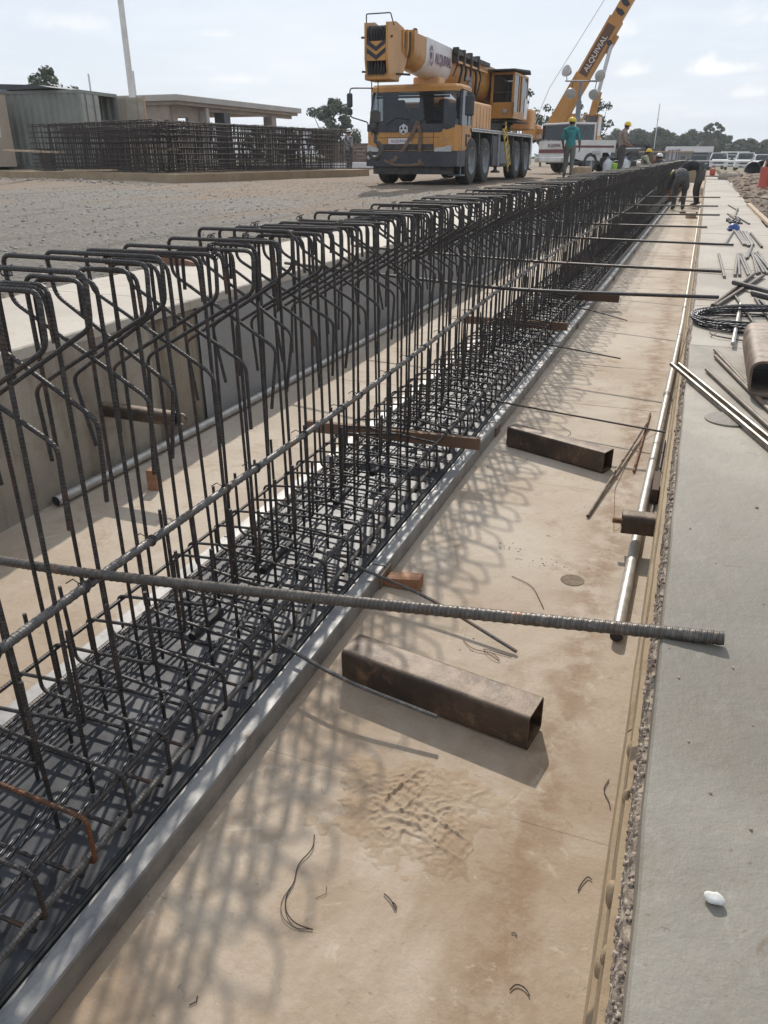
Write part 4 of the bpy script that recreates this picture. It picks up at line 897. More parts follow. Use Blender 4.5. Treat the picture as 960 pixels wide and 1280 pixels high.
    dr = O('cab_door', MB().bb(xr-.004, xr+.014, yF+.30, yB-.14, 1.44, 1.985, .006), ORANGE); O('door_handle', MB().bb(xr+.014, xr+.035, yB-.36, yB-.22, 1.74, 1.79), BLACK, False, dr); O('door_grip', MB().bb(xr+.014, xr+.03, yF+.62, yF+.72, 1.52, 1.80), BLACK, False, dr)
    stp = MB()
    for z in (.84, 1.10): stp.bb(xr-.35, xr+.0, yF+.36, yF+.75, z, z+.03)
    for y in (yF+.36, yF+.75): stp.tube([(xr-.02, y, 1.36), (xr-.02, y, .84)], .018, 5)
    O('cab_step', stp, STEELB)
    # engine housing behind the cab
    hb = MB(); hb.bb(X0+.25, -5.80, 21.56, 23.55, 1.935, 2.58, .04); eh = O('engine_housing', hb, ORANGED)
    for y in (21.95, 22.30, 22.65, 23.0, 23.3): O('housing_rib', MB().bb(-5.80, -5.785, y, y+.025, 1.98, 2.50), ORANGED, False, eh)
    O('exhaust_stack', MB().tube([(-5.95, 21.62, 2.55), (-5.95, 21.62, 3.02), (-5.95, 21.5, 3.08)], .06, 10), STEELB, True)
    # ---- superstructure
    O('slewing_ring', MB().lathe([(.85, 0), (.85, .10), (.78, .12), (.78, .30), (.01, .30)], (XM, 26.6, 1.93), n=28), FRAME, True)
    sb = MB(); sb.prism([(24.6, 2.24), (29.6, 2.24), (29.6, 2.75), (28.9, 3.25), (27.9, 3.25), (26.6, 2.75), (24.9, 2.60)], XM-.62, XM-.42); sb.prism([(24.6, 2.24), (29.6, 2.24), (29.6, 2.75), (28.9, 3.25), (27.9, 3.25), (26.6, 2.75), (24.9, 2.60)], XM+.37, XM+.44); sb.bb(XM-.42, XM+.37, 24.7, 29.5, 2.24, 2.32)
    O('turntable_frame', sb, ORANGE)
    O('counterweight', MB().bb(X0+.1, X1-.1, 29.3, 30.1, 2.1, 2.75, .05), ORANGED)
    O('winch_drum', MB().lathe([(.30, -.35), (.30, -.32), (.2, -.32), (.2, .32), (.30, .32), (.30, .35)], (XM, 28.6, 2.75), 'x', 20), FRAME, True)
    O('side_locker', MB().bb(X0+.1, XM-.68, 25.0, 28.9, 2.05, 2.9, .04), ORANGE)
    hm = MB()
    for k in range(7): hm.tube([(-6.2+rnd(-.3, .3), 26.2+rnd(0, 1.8), 1.95), (-6.2+rnd(-.3, .3), 27.0+rnd(-.5, .5), 2.12), (-6.3+rnd(-.3, .3), 27.0+rnd(-.6, .6), 2.25)], rnd(.02, .05), 6)
    O('slew_hoses', hm, BLACK)
    # operator's cab
    cx0, cx1, cy0, cy1 = -6.53, -5.80, 26.30, 28.35
    oc = MB(); oc.bb(cx0, cx1, cy0, cy1, 2.36, 2.44); oc.bb(cx0, cx1, cy0, cy0+.05, 2.44, 2.80); oc.bb(cx1-.05, cx1, cy0+.05, cy1, 2.44, 2.56)
    oc.bb(cx0, cx1-.06, cy1-.06, cy1, 2.44, 3.5); oc.bb(cx0, cx0+.05, cy0+.06, cy1-.07, 2.44, 3.5); oc.bb(cx0, cx1, cy0, cy1, 3.54, 3.62, .02)
    for x, y in ((cx0+.035, cy0+.035), (cx1-.035, cy0+.035), (cx1-.035, cy1-.04), (cx1-.035, cy0+.75), (cx1-.035, cy0+1.10)): oc.bb(x-.035, x+.035, y-.035, y+.035, 2.42, 3.56)
    O('operator_cab', oc, ORANGE)
    O('cab_window', MB().bb(cx0+.075, cx1-.075, cy0+.01, cy0+.018, 2.80, 3.54), GLASS); O('cab_window', MB().bb(cx1-.022, cx1-.014, cy0+1.14, cy1-.08, 2.56, 3.54), GLASS); O('cab_window', MB().bb(cx1-.026, cx1-.018, cy0+.07, cy0+.71, 2.56, 3.54), GLASS)
    O('window_rail', MB().bb(cx0+.07, cx1-.07, cy0-.004, cy0+.01, 3.06, 3.085), NAVY)
    O('rear_side_panel', MB().bb(cx1-.01, cx1+.004, cy1-.42, cy1+.02, 2.40, 2.98), WHITEP)
    O('work_lamp', MB().lathe([(.07, 0), (.06, -.03), (.01, -.04)], (cx1-.28, cy0, 2.56), 'y', 14), LENS, True)
    O('operator_seat', MB().bb(cx0+.2, cx1-.2, cy0+.9, cy0+1.05, 2.6, 3.3, .04).bb(cx0+.2, cx1-.2, cy0+.5, cy0+1.05, 2.5, 2.62, .03), mat('pale_seat_fabric', (.42, .40, .36), (.35, .33, .3), 8, .9))
    vs = MB(); vs.prism([(cy0-.32, 3.63), (cy0-.30, 3.67), (cy1-.1, 3.80), (cy1+.05, 3.72), (cy1+.05, 3.68), (cy1-.1, 3.74)], cx0-.05, cx1+.05); O('roof_visor', vs, BLACK)
    O('cab_step_plate', MB().bb(cx0+.1, cx1+.10, cy0+.1, cy1-.1, 2.26, 2.30), FRAME)
    # ladder
    la = MB(); A, B = Vector((-5.66, 24.62, 2.10)), Vector((-5.60, 25.30, .97)); s = Vector((.0, .15, .09))
    for q in (-1, 1): la.tube([A+s*q, B+s*q], .022, 6)
    for k in range(6): c = A.lerp(B, (k+.5)/6); la.tube([c-s, c+s], .018, 6)
    O('access_ladder', la, YEL)
    # ---- boom
    bx0, bx1 = -7.32, -6.60; bm = (bx0+bx1)/2
    def sec(sc, top, h, w):     # rounded-bottom section (x, z)
        hw = w/2; P = [(-hw, top), (hw, top), (hw, top-h*.52)]
        for k in range(1, 8): a = PI*k/8; P.append((hw*math.cos(a), top-h*.52-h*.48*math.sin(a)))
        P.append((-hw, top-h*.52)); return P
    def loft(y0, y1, s0, s1):
        n = len(s0); mb = MB(); mb.add([(bm+x, y0, z) for x, z in s0]+[(bm+x, y1, z) for x, z in s1], [tuple(range(n)), tuple(range(2*n-1, n-1, -1))]+[(i, n+i, n+(i+1) % n, (i+1) % n) for i in range(n)]); return mb
    TOP = lambda y: 3.845-.010*(y-19.2); HH = lambda y: .69+.034*(y-19.2)
    sc_ = lambda y, g=0: sec(1, TOP(y)+g*.5, HH(y)+g, .70+g*2+.004*(y-19))
    O('main_boom', loft(19.15, 28.8, sc_(19.15), sc_(28.8)), ORANGE, True)
    O('boom_sleeve', loft(20.08, 22.16, sc_(20.08, .014), sc_(22.16, .014)), WHITEB, True)
    O('boom_collar', loft(19.10, 19.32, sc_(19.1, .05), sc_(19.32, .05)), ORANGE, True)
    for k in range(4):
        g = -.05-.05*k; y = 19.0-.20*k; sq = lambda yy: sec(1, TOP(19.1)+g*.45, HH(19.1)+g*1.0-.02*k, .70+g*1.5)
        O('boom_section', loft(y-.14, 19.12-.16*k, sq(0), sq(0)), DKGREY, True)
        O('section_collar', loft(y-.17, y-.09, sec(1, TOP(19.1)+g*.45+.02, HH(19.1)+g+.04-.02*k, .70+g*1.5+.045), sec(1, TOP(19.1)+g*.45+.02, HH(19.1)+g+.04-.02*k, .70+g*1.5+.045)), ORANGE, True)
    # sleeve lettering and hexagon mark on the side that faces the trench
    Mtx = lambda y, z: Matrix.Translation((bx1+.030, y, z)) @ Matrix(((0, 0, 1, 0), (1, 0, 0, 0), (0, 1, 0, 0), (0, 0, 0, 1)))
    lt = text_mb('ALQUIVIAL', .33, .004); lt.v = [(x*.84, yv, z) for x, yv, z in lt.v]; O('boom_lettering', xf(lt, Mtx(21.42, 3.46)), TEXTP)
    hx = MB()
    for r0, r1 in ((.17, .135),):
        for k in range(6):
            a, b = math.radians(60*k+33), math.radians(60*k+87); hx.prism([(20.42+r0*.85*math.cos(a), 3.49+r0*1.3*math.sin(a)), (20.42+r0*.85*math.cos(b), 3.49+r0*1.3*math.sin(b)), (20.42+r1*.85*math.cos(b), 3.49+r1*1.3*math.sin(b)), (20.42+r1*.85*math.cos(a), 3.49+r1*1.3*math.sin(a))], bx1+.028, bx1+.034)
    hx.prism([(20.42-.05, 3.56), (20.42+.05, 3.56), (20.42+.02, 3.42), (20.42-.02, 3.42)], bx1+.028, bx1+.034); O('hexagon_mark', hx, TEXTP)
    # hoses, brackets and the stowed jib fittings
    for y, z, l in ((22.35, 3.70, .5), (22.8, 3.62, .7), (23.2, 3.66, .5), (23.7, 3.60, .7), (24.3, 3.55, .8), (24.8, 3.55, .7)):
        O('boom_hose', MB().tube(bend([(bx1+.06, y, z), (bx1+.10, y+.1, z-.2), (bx1+.05, y+.15*random.choice((-1, 1)), z-l)], .1), rnd(.02, .04), 6), BLACK, True)
    for y in (22.25, 22.9, 23.6, 24.4): O('boom_bracket', MB().bb(bx1+.005, bx1+.16, y, y+.10, 3.50, 3.86, .01), FRAME)
    O('jib_beam', MB().bb(bx1+.06, bx1+.13, 22.2, 25.8, 3.70, 3.80), FRAME)
    O('jib_beam', MB().bb(bx1+.05, bx1+.12, 22.4, 25.6, 3.52, 3.57), ORANGED)
    for y in (19.55, 23.3): O('boom_sensor', MB().bb(bm+.2, bm+.28, y, y+.1, TOP(y), TOP(y)+.12, .01), BLACK)
    O('lift_cylinder', MB().cyl((XM, 23.4, 3.05), (XM, 26.8, 2.4), .14), ORANGE, True); O('boom_rest', MB().bb(XM-.35, XM+.35, 21.2, 21.7, 2.90, 3.12, .03), ORANGED)
    # boom head
    hp = [(17.75, 3.86), (18.25, 3.93), (18.75, 3.86), (18.95, 3.62), (18.98, 3.30), (18.72, 2.98), (18.25, 2.80), (17.82, 2.84), (17.74, 3.20)]
    for x in (bm-.27, bm+.22): O('head_plate', MB().prism(hp, x, x+.05), ORANGE)
    for zc, r in ((3.62, .21), (2.98, .19)):
        for k in range(6): x = bm-.185+k*.07; O('sheave', MB().lathe([(.03, -.024), (r, -.024), (r*.86, 0), (r, .024), (.03, .024)], (x, 17.95, zc), 'x', 20), FRAME, True)
    ch = MB().bb(bm-.215, bm+.215, 17.74, 17.765, 3.16, 3.52); fp = O('head_front_plate', ch, ORANGE)
    for z in (3.20, 3.36):
        cm = MB()
        cm.prism([(bm-.213, z+.20), (bm-.213, z+.11), (bm, z-.03), (bm, z+.06)], 17.733, 17.742, 'y'); cm.prism([(bm+.213, z+.20), (bm, z+.06), (bm, z-.03), (bm+.213, z+.11)], 17.733, 17.742, 'y'); O('chevron', cm, CHEVB, False, fp)
    O('head_block', MB().bb(bm-.30, bm+.28, 17.80, 18.45, 2.80, 2.93, .02), ORANGE)
    O('sheave_guard', MB().tube(bend([(bm-.28, 17.9, 3.82), (bm-.28, 17.9, 4.04), (bm+.27, 17.9, 4.04), (bm+.27, 18.1, 3.84)], .03), .013, 6), FRAME)
    O('head_pin', MB().cyl((bm-.42, 17.95, 3.62), (bm+.30, 17.95, 3.62), .022), FRAME); O('head_pin', MB().cyl((bm-.42, 17.95, 2.98), (bm+.55, 18.4, 2.93), .022), FRAME)
    rp = MB()
    for k in range(5): x = bm-.17+k*.07; rp.tube([(x, 17.76, 3.6), (x, 17.76, 3.02)], .013, 5)
    O('hoist_rope', rp, FRAME)
    hr = MB()
    for dx in (-.17, -.02): hr.tube([(bm+dx, 17.9, 2.85), (bm+dx, 17.9, 1.72)], .012, 5)
    O('hoist_rope', hr, BLACK)
    hk = MB(); hk.bb(bm-.19, bm+.02, 17.82, 17.98, 1.95, 2.22, .03); hk.lathe([(.12, -.05), (.14, 0), (.12, .05)], (bm-.09, 17.9, 1.88), 'x', 16); hb_ = O('hook_block', hk, FRAME)
    hook = [(bm-.09, 17.9, 1.75)]+[(bm-.09+.15*math.cos(a), 17.9, 1.42+.17*math.sin(a)) for a in np.linspace(PI/2, -PI*.95, 12)]
    O('hook', MB().tube(hook, .04, 8, radii=[.035]+[.045+.012*math.sin(i/11*PI) for i in range(12)]), FRAME, True, hb_)
crane()
def boom_truck():
    # smaller crane behind, seen three-quarter from its front right
    base = Vector((-5.95, 35.4, G0)); yaw = math.radians(-42)
    t = thing('boom_truck', 'smaller white truck crane with raised orange boom behind the big crane', 'crane truck', base)
    R = Matrix.Rotation(yaw, 3, 'Z'); R4 = Matrix.Rotation(yaw, 4, 'Z')
    def O(n, mb, m, s=False, p=None, loc=True):
        if loc: mb.v = [tuple(base+R @ Vector(v)) for v in mb.v]
        return obj(n, mb, m, p or t, s)
    # local: nose looks to -y, x to its left hand (towards the viewer's right)
    body = MB(); body.prism([(-.02, .62), (-.05, 1.22), (.10, 1.26), (2.3, 1.26), (2.3, .80), (1.65, .80), (1.5, .50), (.55, .50)], -1.05, 1.05); O('carrier_body', body, WHITEP)
    cab = MB()
    for x0, x1 in ((-1.03, -.96), (.96, 1.03)):
        for y in (.10, 1.15): cab.bb(x0, x1, y-.04, y+.04, 1.26, 1.82)
    cab.bb(-1.03, 1.03, .06, 1.22, 1.82, 1.90, .02); O('carrier_cab', cab, WHITEP); O('cab_rear_wall', MB().bb(-1.0, 1.0, 1.16, 1.20, 1.265, 1.815), FRAME)
    O('windscreen', MB().bb(-.96, .96, .02, .035, 1.27, 1.82), GLASS); O('side_window', MB().bb(1.0, 1.01, .16, 1.1, 1.27, 1.82), GLASS)
    O('cab_seat', MB().bb(-.8, .8, .7, .9, 1.2, 1.6, .05), DKGREY)
    O('body_stripe', MB().bb(-1.0, 1.0, -.064, -.05, .78, .92), REDST); O('body_stripe', MB().bb(1.05, 1.058, .1, 2.2, .98, 1.06), REDST)
    O('bumper', MB().bb(-1.1, 1.1, -.22, -.02, .42, .64, .04), WHITEP); 
    tx = xf(text_mb('ALQUIVIAL', .17, .003), Matrix.Translation((0, -.068, 1.06)) @ Matrix.Rotation(PI/2, 4, 'X')); O('front_lettering', tx, TEXTP)
    for x in (-.85, .85): O('headlight', MB().bb(x-.14, x+.14, -.235, -.215, .46, .60, .01), LENS)
    O('chassis_frame', MB().bb(-.8, .8, .2, 4.2, .35, .6), FRAME)
    for y in (1.02, 3.4):
        for sx in (1, -1):
            w = wheel(t, sx*.92, y, .42, .42, .28, sx, False, 'x', R4)
    O('deck', MB().bb(-1.0, 1.0, 2.32, 4.2, 1.0, 1.14), DKGREY)
    O('outrigger_jack', MB().bb(1.06, 1.2, 2.4, 2.6, .1, 1.1, .02), FRAME); O('outrigger_jack', MB().bb(1.0, 1.14, 4.0, 4.2, .1, 1.1, .02), FRAME)
    # upper works in world coordinates
    Wd = lambda n, mb, m, s=False, p=None: O(n, mb, m, s, p, False)
    y = 36.6
    Wd('slewing_ring', MB().lathe([(.6, 0), (.6, .2), (.5, .25)], (-5.5, y, 1.95), n=20), FRAME, True)
    Wd('turntable_frame', MB().prism([(-7.2, 2.35), (-5.0, 2.30), (-4.9, 2.0), (-6.5, 2.1), (-7.2, 2.2)], y-.25, y+.25, 'y').prism([(-6.5, 2.33), (-5.75, 2.9), (-5.3, 2.9), (-5.0, 2.3)], y-.22, y+.22, 'y'), ORANGE)
    Wd('counterweight', MB().bb(-7.5, -6.9, y-.6, y+.6, 1.95, 2.5, .05), ORANGE)
    A, B = Vector((-6.30, y, 2.35)), Vector((-.79, y, 12.3)); d = (B-A).normalized(); sd = Vector((0, 1, 0)); u = d.cross(sd).normalized()
    def seg(a, b, w, h, off=0):
        mb = MB(); V = []
        for c in (a, b):
            for p, q in ((-1, -1), (1, -1), (1, 1), (-1, 1)): V.append(c+u*(p*h/2+off)+sd*(q*w/2))
        mb.add(V, [(3, 2, 1, 0), (4, 5, 6, 7), (0, 1, 5, 4), (1, 2, 6, 5), (2, 3, 7, 6), (3, 0, 4, 7)]); return mb
    L = (B-A).length; at = lambda s: A+d*s
    bo = Wd('main_boom', seg(at(0), at(4.4), .46, .56), ORANGE); Wd('boom_section', seg(at(4.38), at(L), .36, .46), ORANGE)
    Wd('boom_base', seg(at(-.3), at(2.2), .52, .62), ORANGE)
    Wd('boom_panel', seg(at(1.95), at(4.15), .472, .36, .02), mat('maroon_panel_paint', (.13, .055, .035), (.10, .045, .03), 4, .5))
    # pale lettering along the boom, dark marks further up
    def along_text(s, size, pos, m, nm):
        tm = text_mb(s, size, .003); f = -Vector((0, 1, 0)); M = Matrix((( d.x, -u.x if True else 0, f.x, 0), (d.y, -u.y, f.y, 0), (d.z, -u.z, f.z, 0), (0, 0, 0, 1)))
        if (d.cross(-u)).dot(f) < 0: M = Matrix(((d.x, u.x, f.x, 0), (d.y, u.y, f.y, 0), (d.z, u.z, f.z, 0), (0, 0, 0, 1)))
        c = at(pos)-sd*.242; M = Matrix.Translation(c) @ M; Wd(nm, xf(tm, M), m)
    along_text('ALQUIVIAL', .28, 3.05, TEXTW, 'boom_lettering')
    for k in range(3):
        c = at(4.65+.34*k)-sd*.20; mb = MB(); q = d*.10; w = u*.20
        mb.add([c-q-w*.7, c+q*.2-w, c+q-w*.2, c+q*.6+w, c-q*.4+w*.8, c-q+w*.1], [(0, 1, 2, 3, 4, 5)]); mb.v = [tuple(v) for v in mb.v]; Wd('boom_mark', mb, CHEVB)
    Wd('boom_hinge', MB().cyl(at(3.6)-sd*.3-u*.27, at(3.6)+sd*.3-u*.27, .10), FRAME)
    # lift cylinder: orange barrel low, bright rod above
    c0, c1 = Vector((-4.85, y-.35, 2.0)), at(3.6)-u*.36-sd*.2; mid = c0.lerp(c1, .50)
    Wd('lift_barrel', MB().cyl(c0, mid, .15), ORANGE, True); Wd('lift_rod', MB().cyl(mid, c1, .075), LAMP, True)
    Wd('rod_eye', seg(at(3.25), at(3.95), .3, .26, -.30), ORANGE)
    # rope from the head
    Wd('hoist_rope', MB().tube([at(L-.2)+u*.45, at(1.2)+u*1.0, (-7.1, y, 2.6)], .013, 4), LAMP)
    # operator's cab on the near side
    oc = MB(); P = [(y-.75, 1.55), (y-.80, 2.1), (y-.72, 2.55), (y-.45, 2.80), (y+.5, 2.80), (y+.6, 1.55)]
    for x in (-5.05, -4.42): oc.prism([(a*.2+.8*y if False else a, b) for a, b in [(y-.75, 1.55), (y-.80, 2.05), (y+.6, 2.05), (y+.6, 1.55)]], x, x+.05)
    oc.bb(-5.05, -4.37, y-.80, y-.74, 1.55, 2.05); oc.bb(-5.05, -4.37, y-.45, y+.55, 2.80, 2.86, .02); oc.bb(-5.05, -4.37, y+.54, y+.60, 1.55, 2.80)
    for x in (-5.02, -4.40): oc.tube([(x, y-.77, 2.05), (x, y-.70, 2.55), (x, y-.45, 2.82)], .035, 5)
    Wd('operator_cab', oc, ORANGE)
    gl = MB()
    q = [(y-.775, 2.05), (y-.705, 2.55), (y-.455, 2.80)]; gl.add([(-5.0, a, b) for a, b in q]+[(-4.42, a, b) for a, b in q], [(0, 3, 4, 1), (1, 4, 5, 2)]); gl.add([(-4.385, y-.75, 2.06), (-4.385, y+.5, 2.06), (-4.385, y+.5, 2.78), (-4.385, y-.45, 2.78), (-4.385, y-.68, 2.55)], [(0, 1, 2, 3, 4)]); Wd('cab_window', gl, GLASS)
    Wd('cab_fender', MB().lathe([(.42, -.1), (.42, .1)], (-4.28, y-.2, 1.4), 'x', 16), WHITEP)
    Wd('front_guard', MB().bb(-5.2, -4.1, y-1.1, y-1.0, 1.35, 1.50, .02).bb(-4.9, -4.82, y-1.05, y-.95, .9, 1.36).bb(-4.5, -4.42, y-1.05, y-.95, .9, 1.36), LAMP)
boom_truck()
def lamp_tower():
    y = 35.4; t = thing('lamp_tower', 'grey mast with crossbar and four round silver floodlights by the raised boom', 'lamp tower', (-5.15, y, G0))
    O = lambda n, mb, m, s=False, p=None: obj(n, mb, m, p or t, s)
    O('mast', MB().bb(-5.24, -5.06, y-.09, y+.09, 1.1, 3.3).bb(-5.21, -5.09, y-.06, y+.06, 3.3, 4.0), STEELB)
    O('trailer_base', MB().bb(-5.5, -4.7, y-.5, y+.5, .95, 1.12, .03), FRAME)
    for sx in (-.5, .5): 
        for sy in (-.5, .5): O('stabiliser_leg', MB().cyl((-5.1+sx*.7, y+sy*.9, 1.0), (-5.1+sx, y+sy, G0), .03), FRAME)
    O('crossbar', MB().tube([(-5.78, y, 4.02), (-4.50, y, 3.98)], .03, 6), STEELB)
    for x, z, ax in ((-5.74, 4.36, (-.55, -.75, .25)), (-4.44, 4.16, (.45, -.80, -.2)), (-5.50, 3.58, (.1, -.75, -.45)), (-4.58, 3.52, (-.1, -.7, -.45))):
        a = Vector(ax).normalized(); M = Matrix.Translation((x, y-.08, z)) @ a.to_track_quat('Z', 'Y').to_matrix().to_4x4()
        mb = MB(); mb.M = M; mb.lathe([(.05, -.24), (.09, -.20), (.16, -.10), (.21, .02), (.215, .05), (.20, .055)], n=18); L_ = O('floodlight', mb, LAMP, True)
        mb = MB(); mb.M = M; mb.lathe([(.20, .052), (.15, .075), (.01, .09)], n=18, cap=False); O('lens', mb, LENS, True, L_)
        O('lamp_bracket', MB().tube([(x, y-.02, z-.15 if z > 4 else z+.15), (x+.04, y, 4.0)], .016, 5), FRAME)
lamp_tower()
# ================================================================== YARD, BUILDINGS, TREES, FAR THINGS
YZ = .85
def yard():
    mb = MB(); poly = [(-34, 25.0), (-13.2, 19.0), (-11.75, 29.2), (-34, 31)]
    mb.prism(poly, .5, YZ, 'z'); o = obj('yard_slab', mb, CTAN); o['kind'] = 'structure'
yard()
RUSTBAR = mat('yard_rebar_steel', (.036, .031, .031), (.065, .048, .042), 9, .65, .3)
def yard_cage(a, b, label, h=1.30, w=.5, pitch=.145, seed=1):
    a, b = Vector((*a, YZ)), Vector((*b, YZ)); d = b-a; L = d.length; d.normalize(); s = Vector((-d.y, d.x, 0)); yaw = math.atan2(d.y, d.x); rs = random.Random(seed)
    t = thing('rebar_cage', label, 'rebar cage', a, 'rebar cages stored in the yard'); t.rotation_euler = (0, 0, yaw)
    P = [(0, -w/2, .04), (0, w/2, .04), (0, w/2, h), (0, -w/2, h)]
    links = [MB().tube(P, .012, 4, closed=True).mesh('link', RUSTBAR, False) for _ in range(1)]
    n = int(L/pitch)
    for k in range(n+1):
        o = link('link', links[0], t, (k*pitch+rs.uniform(-.03, .03), rs.uniform(-.015, .015), rs.uniform(-.02, .03)), (rs.gauss(0, .015), rs.gauss(0, .03), 0))
    for z in (.05, .14, .24, .36, .50, .66, .82, .98, 1.12, h-.06, h):
        for q in (-w/2, w/2):
            me = MB().tube([(-.12, q, z), (L*.33, q, z+rs.uniform(-.03, .02)), (L*.66, q, z+rs.uniform(-.03, .02)), (L+.12, q, z)], .013, 4).mesh('longitudinal_bar', RUSTBAR)
            link('longitudinal_bar', me, t)
Y = [((-19.9, 21.45), (-14.15, 19.75), 'front rebar cage in the yard before the grey container', 1.34), ((-19.6, 22.4), (-14.6, 20.9), 'second rebar cage in the yard behind the front one', 1.25), ((-19.8, 23.5), (-15.0, 22.0), 'rear rebar cage in the yard nearest the container doors', 1.32),
     ((-13.85, 19.9), (-12.65, 28.7), 'outermost long rebar cage along the yard edge near the haul road', 1.30), ((-14.6, 20.6), (-13.4, 29.0), 'middle long rebar cage along the yard edge under the flat roof', 1.30), ((-15.5, 21.8), (-14.3, 29.2), 'inner long rebar cage along the yard edge behind two others', 1.38)]
for i, (a, b, l, h) in enumerate(Y): yard_cage(a, b, l, h, .55, .105 if i in (0, 3) else .12, i)
plank('timber_plank', 'pale board jutting out left of the front yard cage', (-21.6, 21.7, 1.47), (-18.6, 20.9, 1.40), .22, .05, WOODPALE)
plank('timber_plank', 'pale board lying low in front of the yard cage', (-18.3, 20.6, .90), (-15.9, 19.9, .93), .18, .05, WOODPALE)
plank('timber_plank', 'pale board lying across the second yard cage', (-16.2, 21.4, 1.52), (-14.3, 20.8, 1.46), .2, .05, WOODPALE)
mb = MB().box((-20.25, 22.0, 1.18), (.7, .06, .66), -.3, .15); single('dark_sheet', 'dark upright sheet standing left of the front yard cage', 'sheet', mb, FRAME)
# container with corrugated sides, standing with its end to the right
def container():
    c = Vector((-21.17, 25.09, YZ)); t = thing('shipping_container', 'grey green corrugated shipping container with one door open', 'container', c); th = math.radians(6.5); R = Matrix.Rotation(th, 3, 'Z')
    GREEN = mat('grey_green_container_paint', (.24, .255, .23), (.20, .215, .195), 1.5, .6, c3=(.20, .17, .13), s3=1.2, f3=(.62, .8)); TANP = mat('tan_door_paint', (.40, .37, .31), (.34, .31, .25), 2, .6); IN = mat('dark_container_inside', (.13, .105, .085), (.10, .08, .065), 4, .8)
    L, Wd, H = 6.06, 2.44, 2.59
    def O(n, mb, m, p=None): mb.v = [tuple(c+R @ Vector(v)) for v in mb.v]; return obj(n, mb, m, p or t)
    # local: x runs left (negative) along the long side, y away from the road
    prof = []; k = 0; x = -L+.08
    while x < -.10:
        for dx, dy in ((0, .04), (.07, .04), (.11, 0), (.18, 0)): prof.append((x+dx, dy))
        x += .275
    for y0, sg, nm in ((0, 1, 'side_wall'), (Wd, -1, 'side_wall')):
        mb = MB(); n = len(prof); V = [(px, y0+sg*py, z) for z in (.12, H-.10) for px, py in prof]; mb.add(V, [(i, i+1, n+i+1, n+i) for i in range(n-1)]); O(nm, mb, GREEN)
    fr = MB()
    for y in (0, Wd-.10): fr.bb(-L, 0, y-.01, y+.11, 0, .14); fr.bb(-L, 0, y-.01, y+.11, H-.11, H)
    for x in (-L, -.11):
        for y in (-.012, Wd-.10): fr.bb(x, x+.115, y, y+.115, .1, H-.1)
        fr.bb(x, x+.11, .1, Wd-.1, H-.115, H-.002); fr.bb(x, x+.11, .1, Wd-.1, .002, .13)
    O('corner_frame', fr, GREEN)
    O('floor', MB().bb(-L+.1, -.1, .1, Wd-.1, .08, .15), IN); O('end_wall', MB().bb(-L+.02, -L+.06, .1, Wd-.1, .12, H-.1), GREEN)
    rf = MB().bb(-L+.1, -.1, .1, Wd-.1, H-.06, H-.03); O('roof', rf, GREEN)
    il = MB()
    for k in range(9): il.bb(-1.6, -1.56, Wd-.4-k*.12, Wd-.33-k*.12, .16, H-.2)
    il.bb(-1.66, -1.62, .15, Wd-.15, .16, H-.15); O('inner_partition', il, IN)
    d = O('door', MB().bb(-.06, -.01, .12, Wd/2-.02, .14, H-.12), mat('pale_door_paint', (.36, .37, .34), (.32, .32, .29), 2, .55))
    for y in (.35, .85): O('lock_rod', MB().cyl((.02, y, .12), (.02, y, H-.1), .02), STEELB, d)
    for z in (.5, 1.3, 2.1): O('door_rib', MB().bb(-.01, .006, .16, Wd/2-.06, z, z+.06), MATS['pale_door_paint'], d)
    od = MB(); od.bb(.03, 1.16, Wd-.03, Wd+.02, .14, H-.12); d2 = O('door', od, TANP)
    for x in (.35, .85): O('lock_rod', MB().cyl((x, Wd-.06, .12), (x, Wd-.06, H-.1), .018), WOODPALE, d2)
    for z in (.16, .8, 1.55, 2.36): O('door_rib', MB().bb(.05, 1.14, Wd-.045, Wd-.03, z, z+.08), TANP, d2)
    O('door_post', MB().bb(1.10, 1.17, Wd-.055, Wd+.03, .12, H-.08), WOODPALE, d2)
container()
mb = MB().prism([(-29, 2.58+YZ+.04), (-23.0, 2.58+YZ+.04), (-22.0, 2.58+YZ+.06), (-22.6, 2.58+YZ+.16), (-24.5, 2.58+YZ+.24), (-29, 2.58+YZ+.28)], 24.7, 26.8, 'y'); single('roof_sheet', 'dark sheets lying on the roof of the grey container', 'roof sheet', mb, DKGREY)
def cabin():
    t = thing('site_cabin', 'beige metal site cabin cut off by the left picture edge', 'cabin', (-25.3, 23, YZ)); B = mat('beige_cabin_paint', (.46, .38, .30), (.40, .33, .26), 2, .6)
    obj('wall', MB().bb(-27.2, -23.5, 21.9, 24.0, YZ+.1, 3.3), B, t); obj('roof', MB().bb(-27.3, -23.44, 21.8, 24.1, 3.3, 3.42), STEELB, t)
    for y in (22.0, 23.7): obj('skid', MB().bb(-27.1, -23.6, y, y+.2, YZ, YZ+.1), FRAME, t)
    obj('latch', MB().bb(-23.51, -23.48, 23.3, 23.5, 1.9, 2.2), WHITEP, t)
cabin()
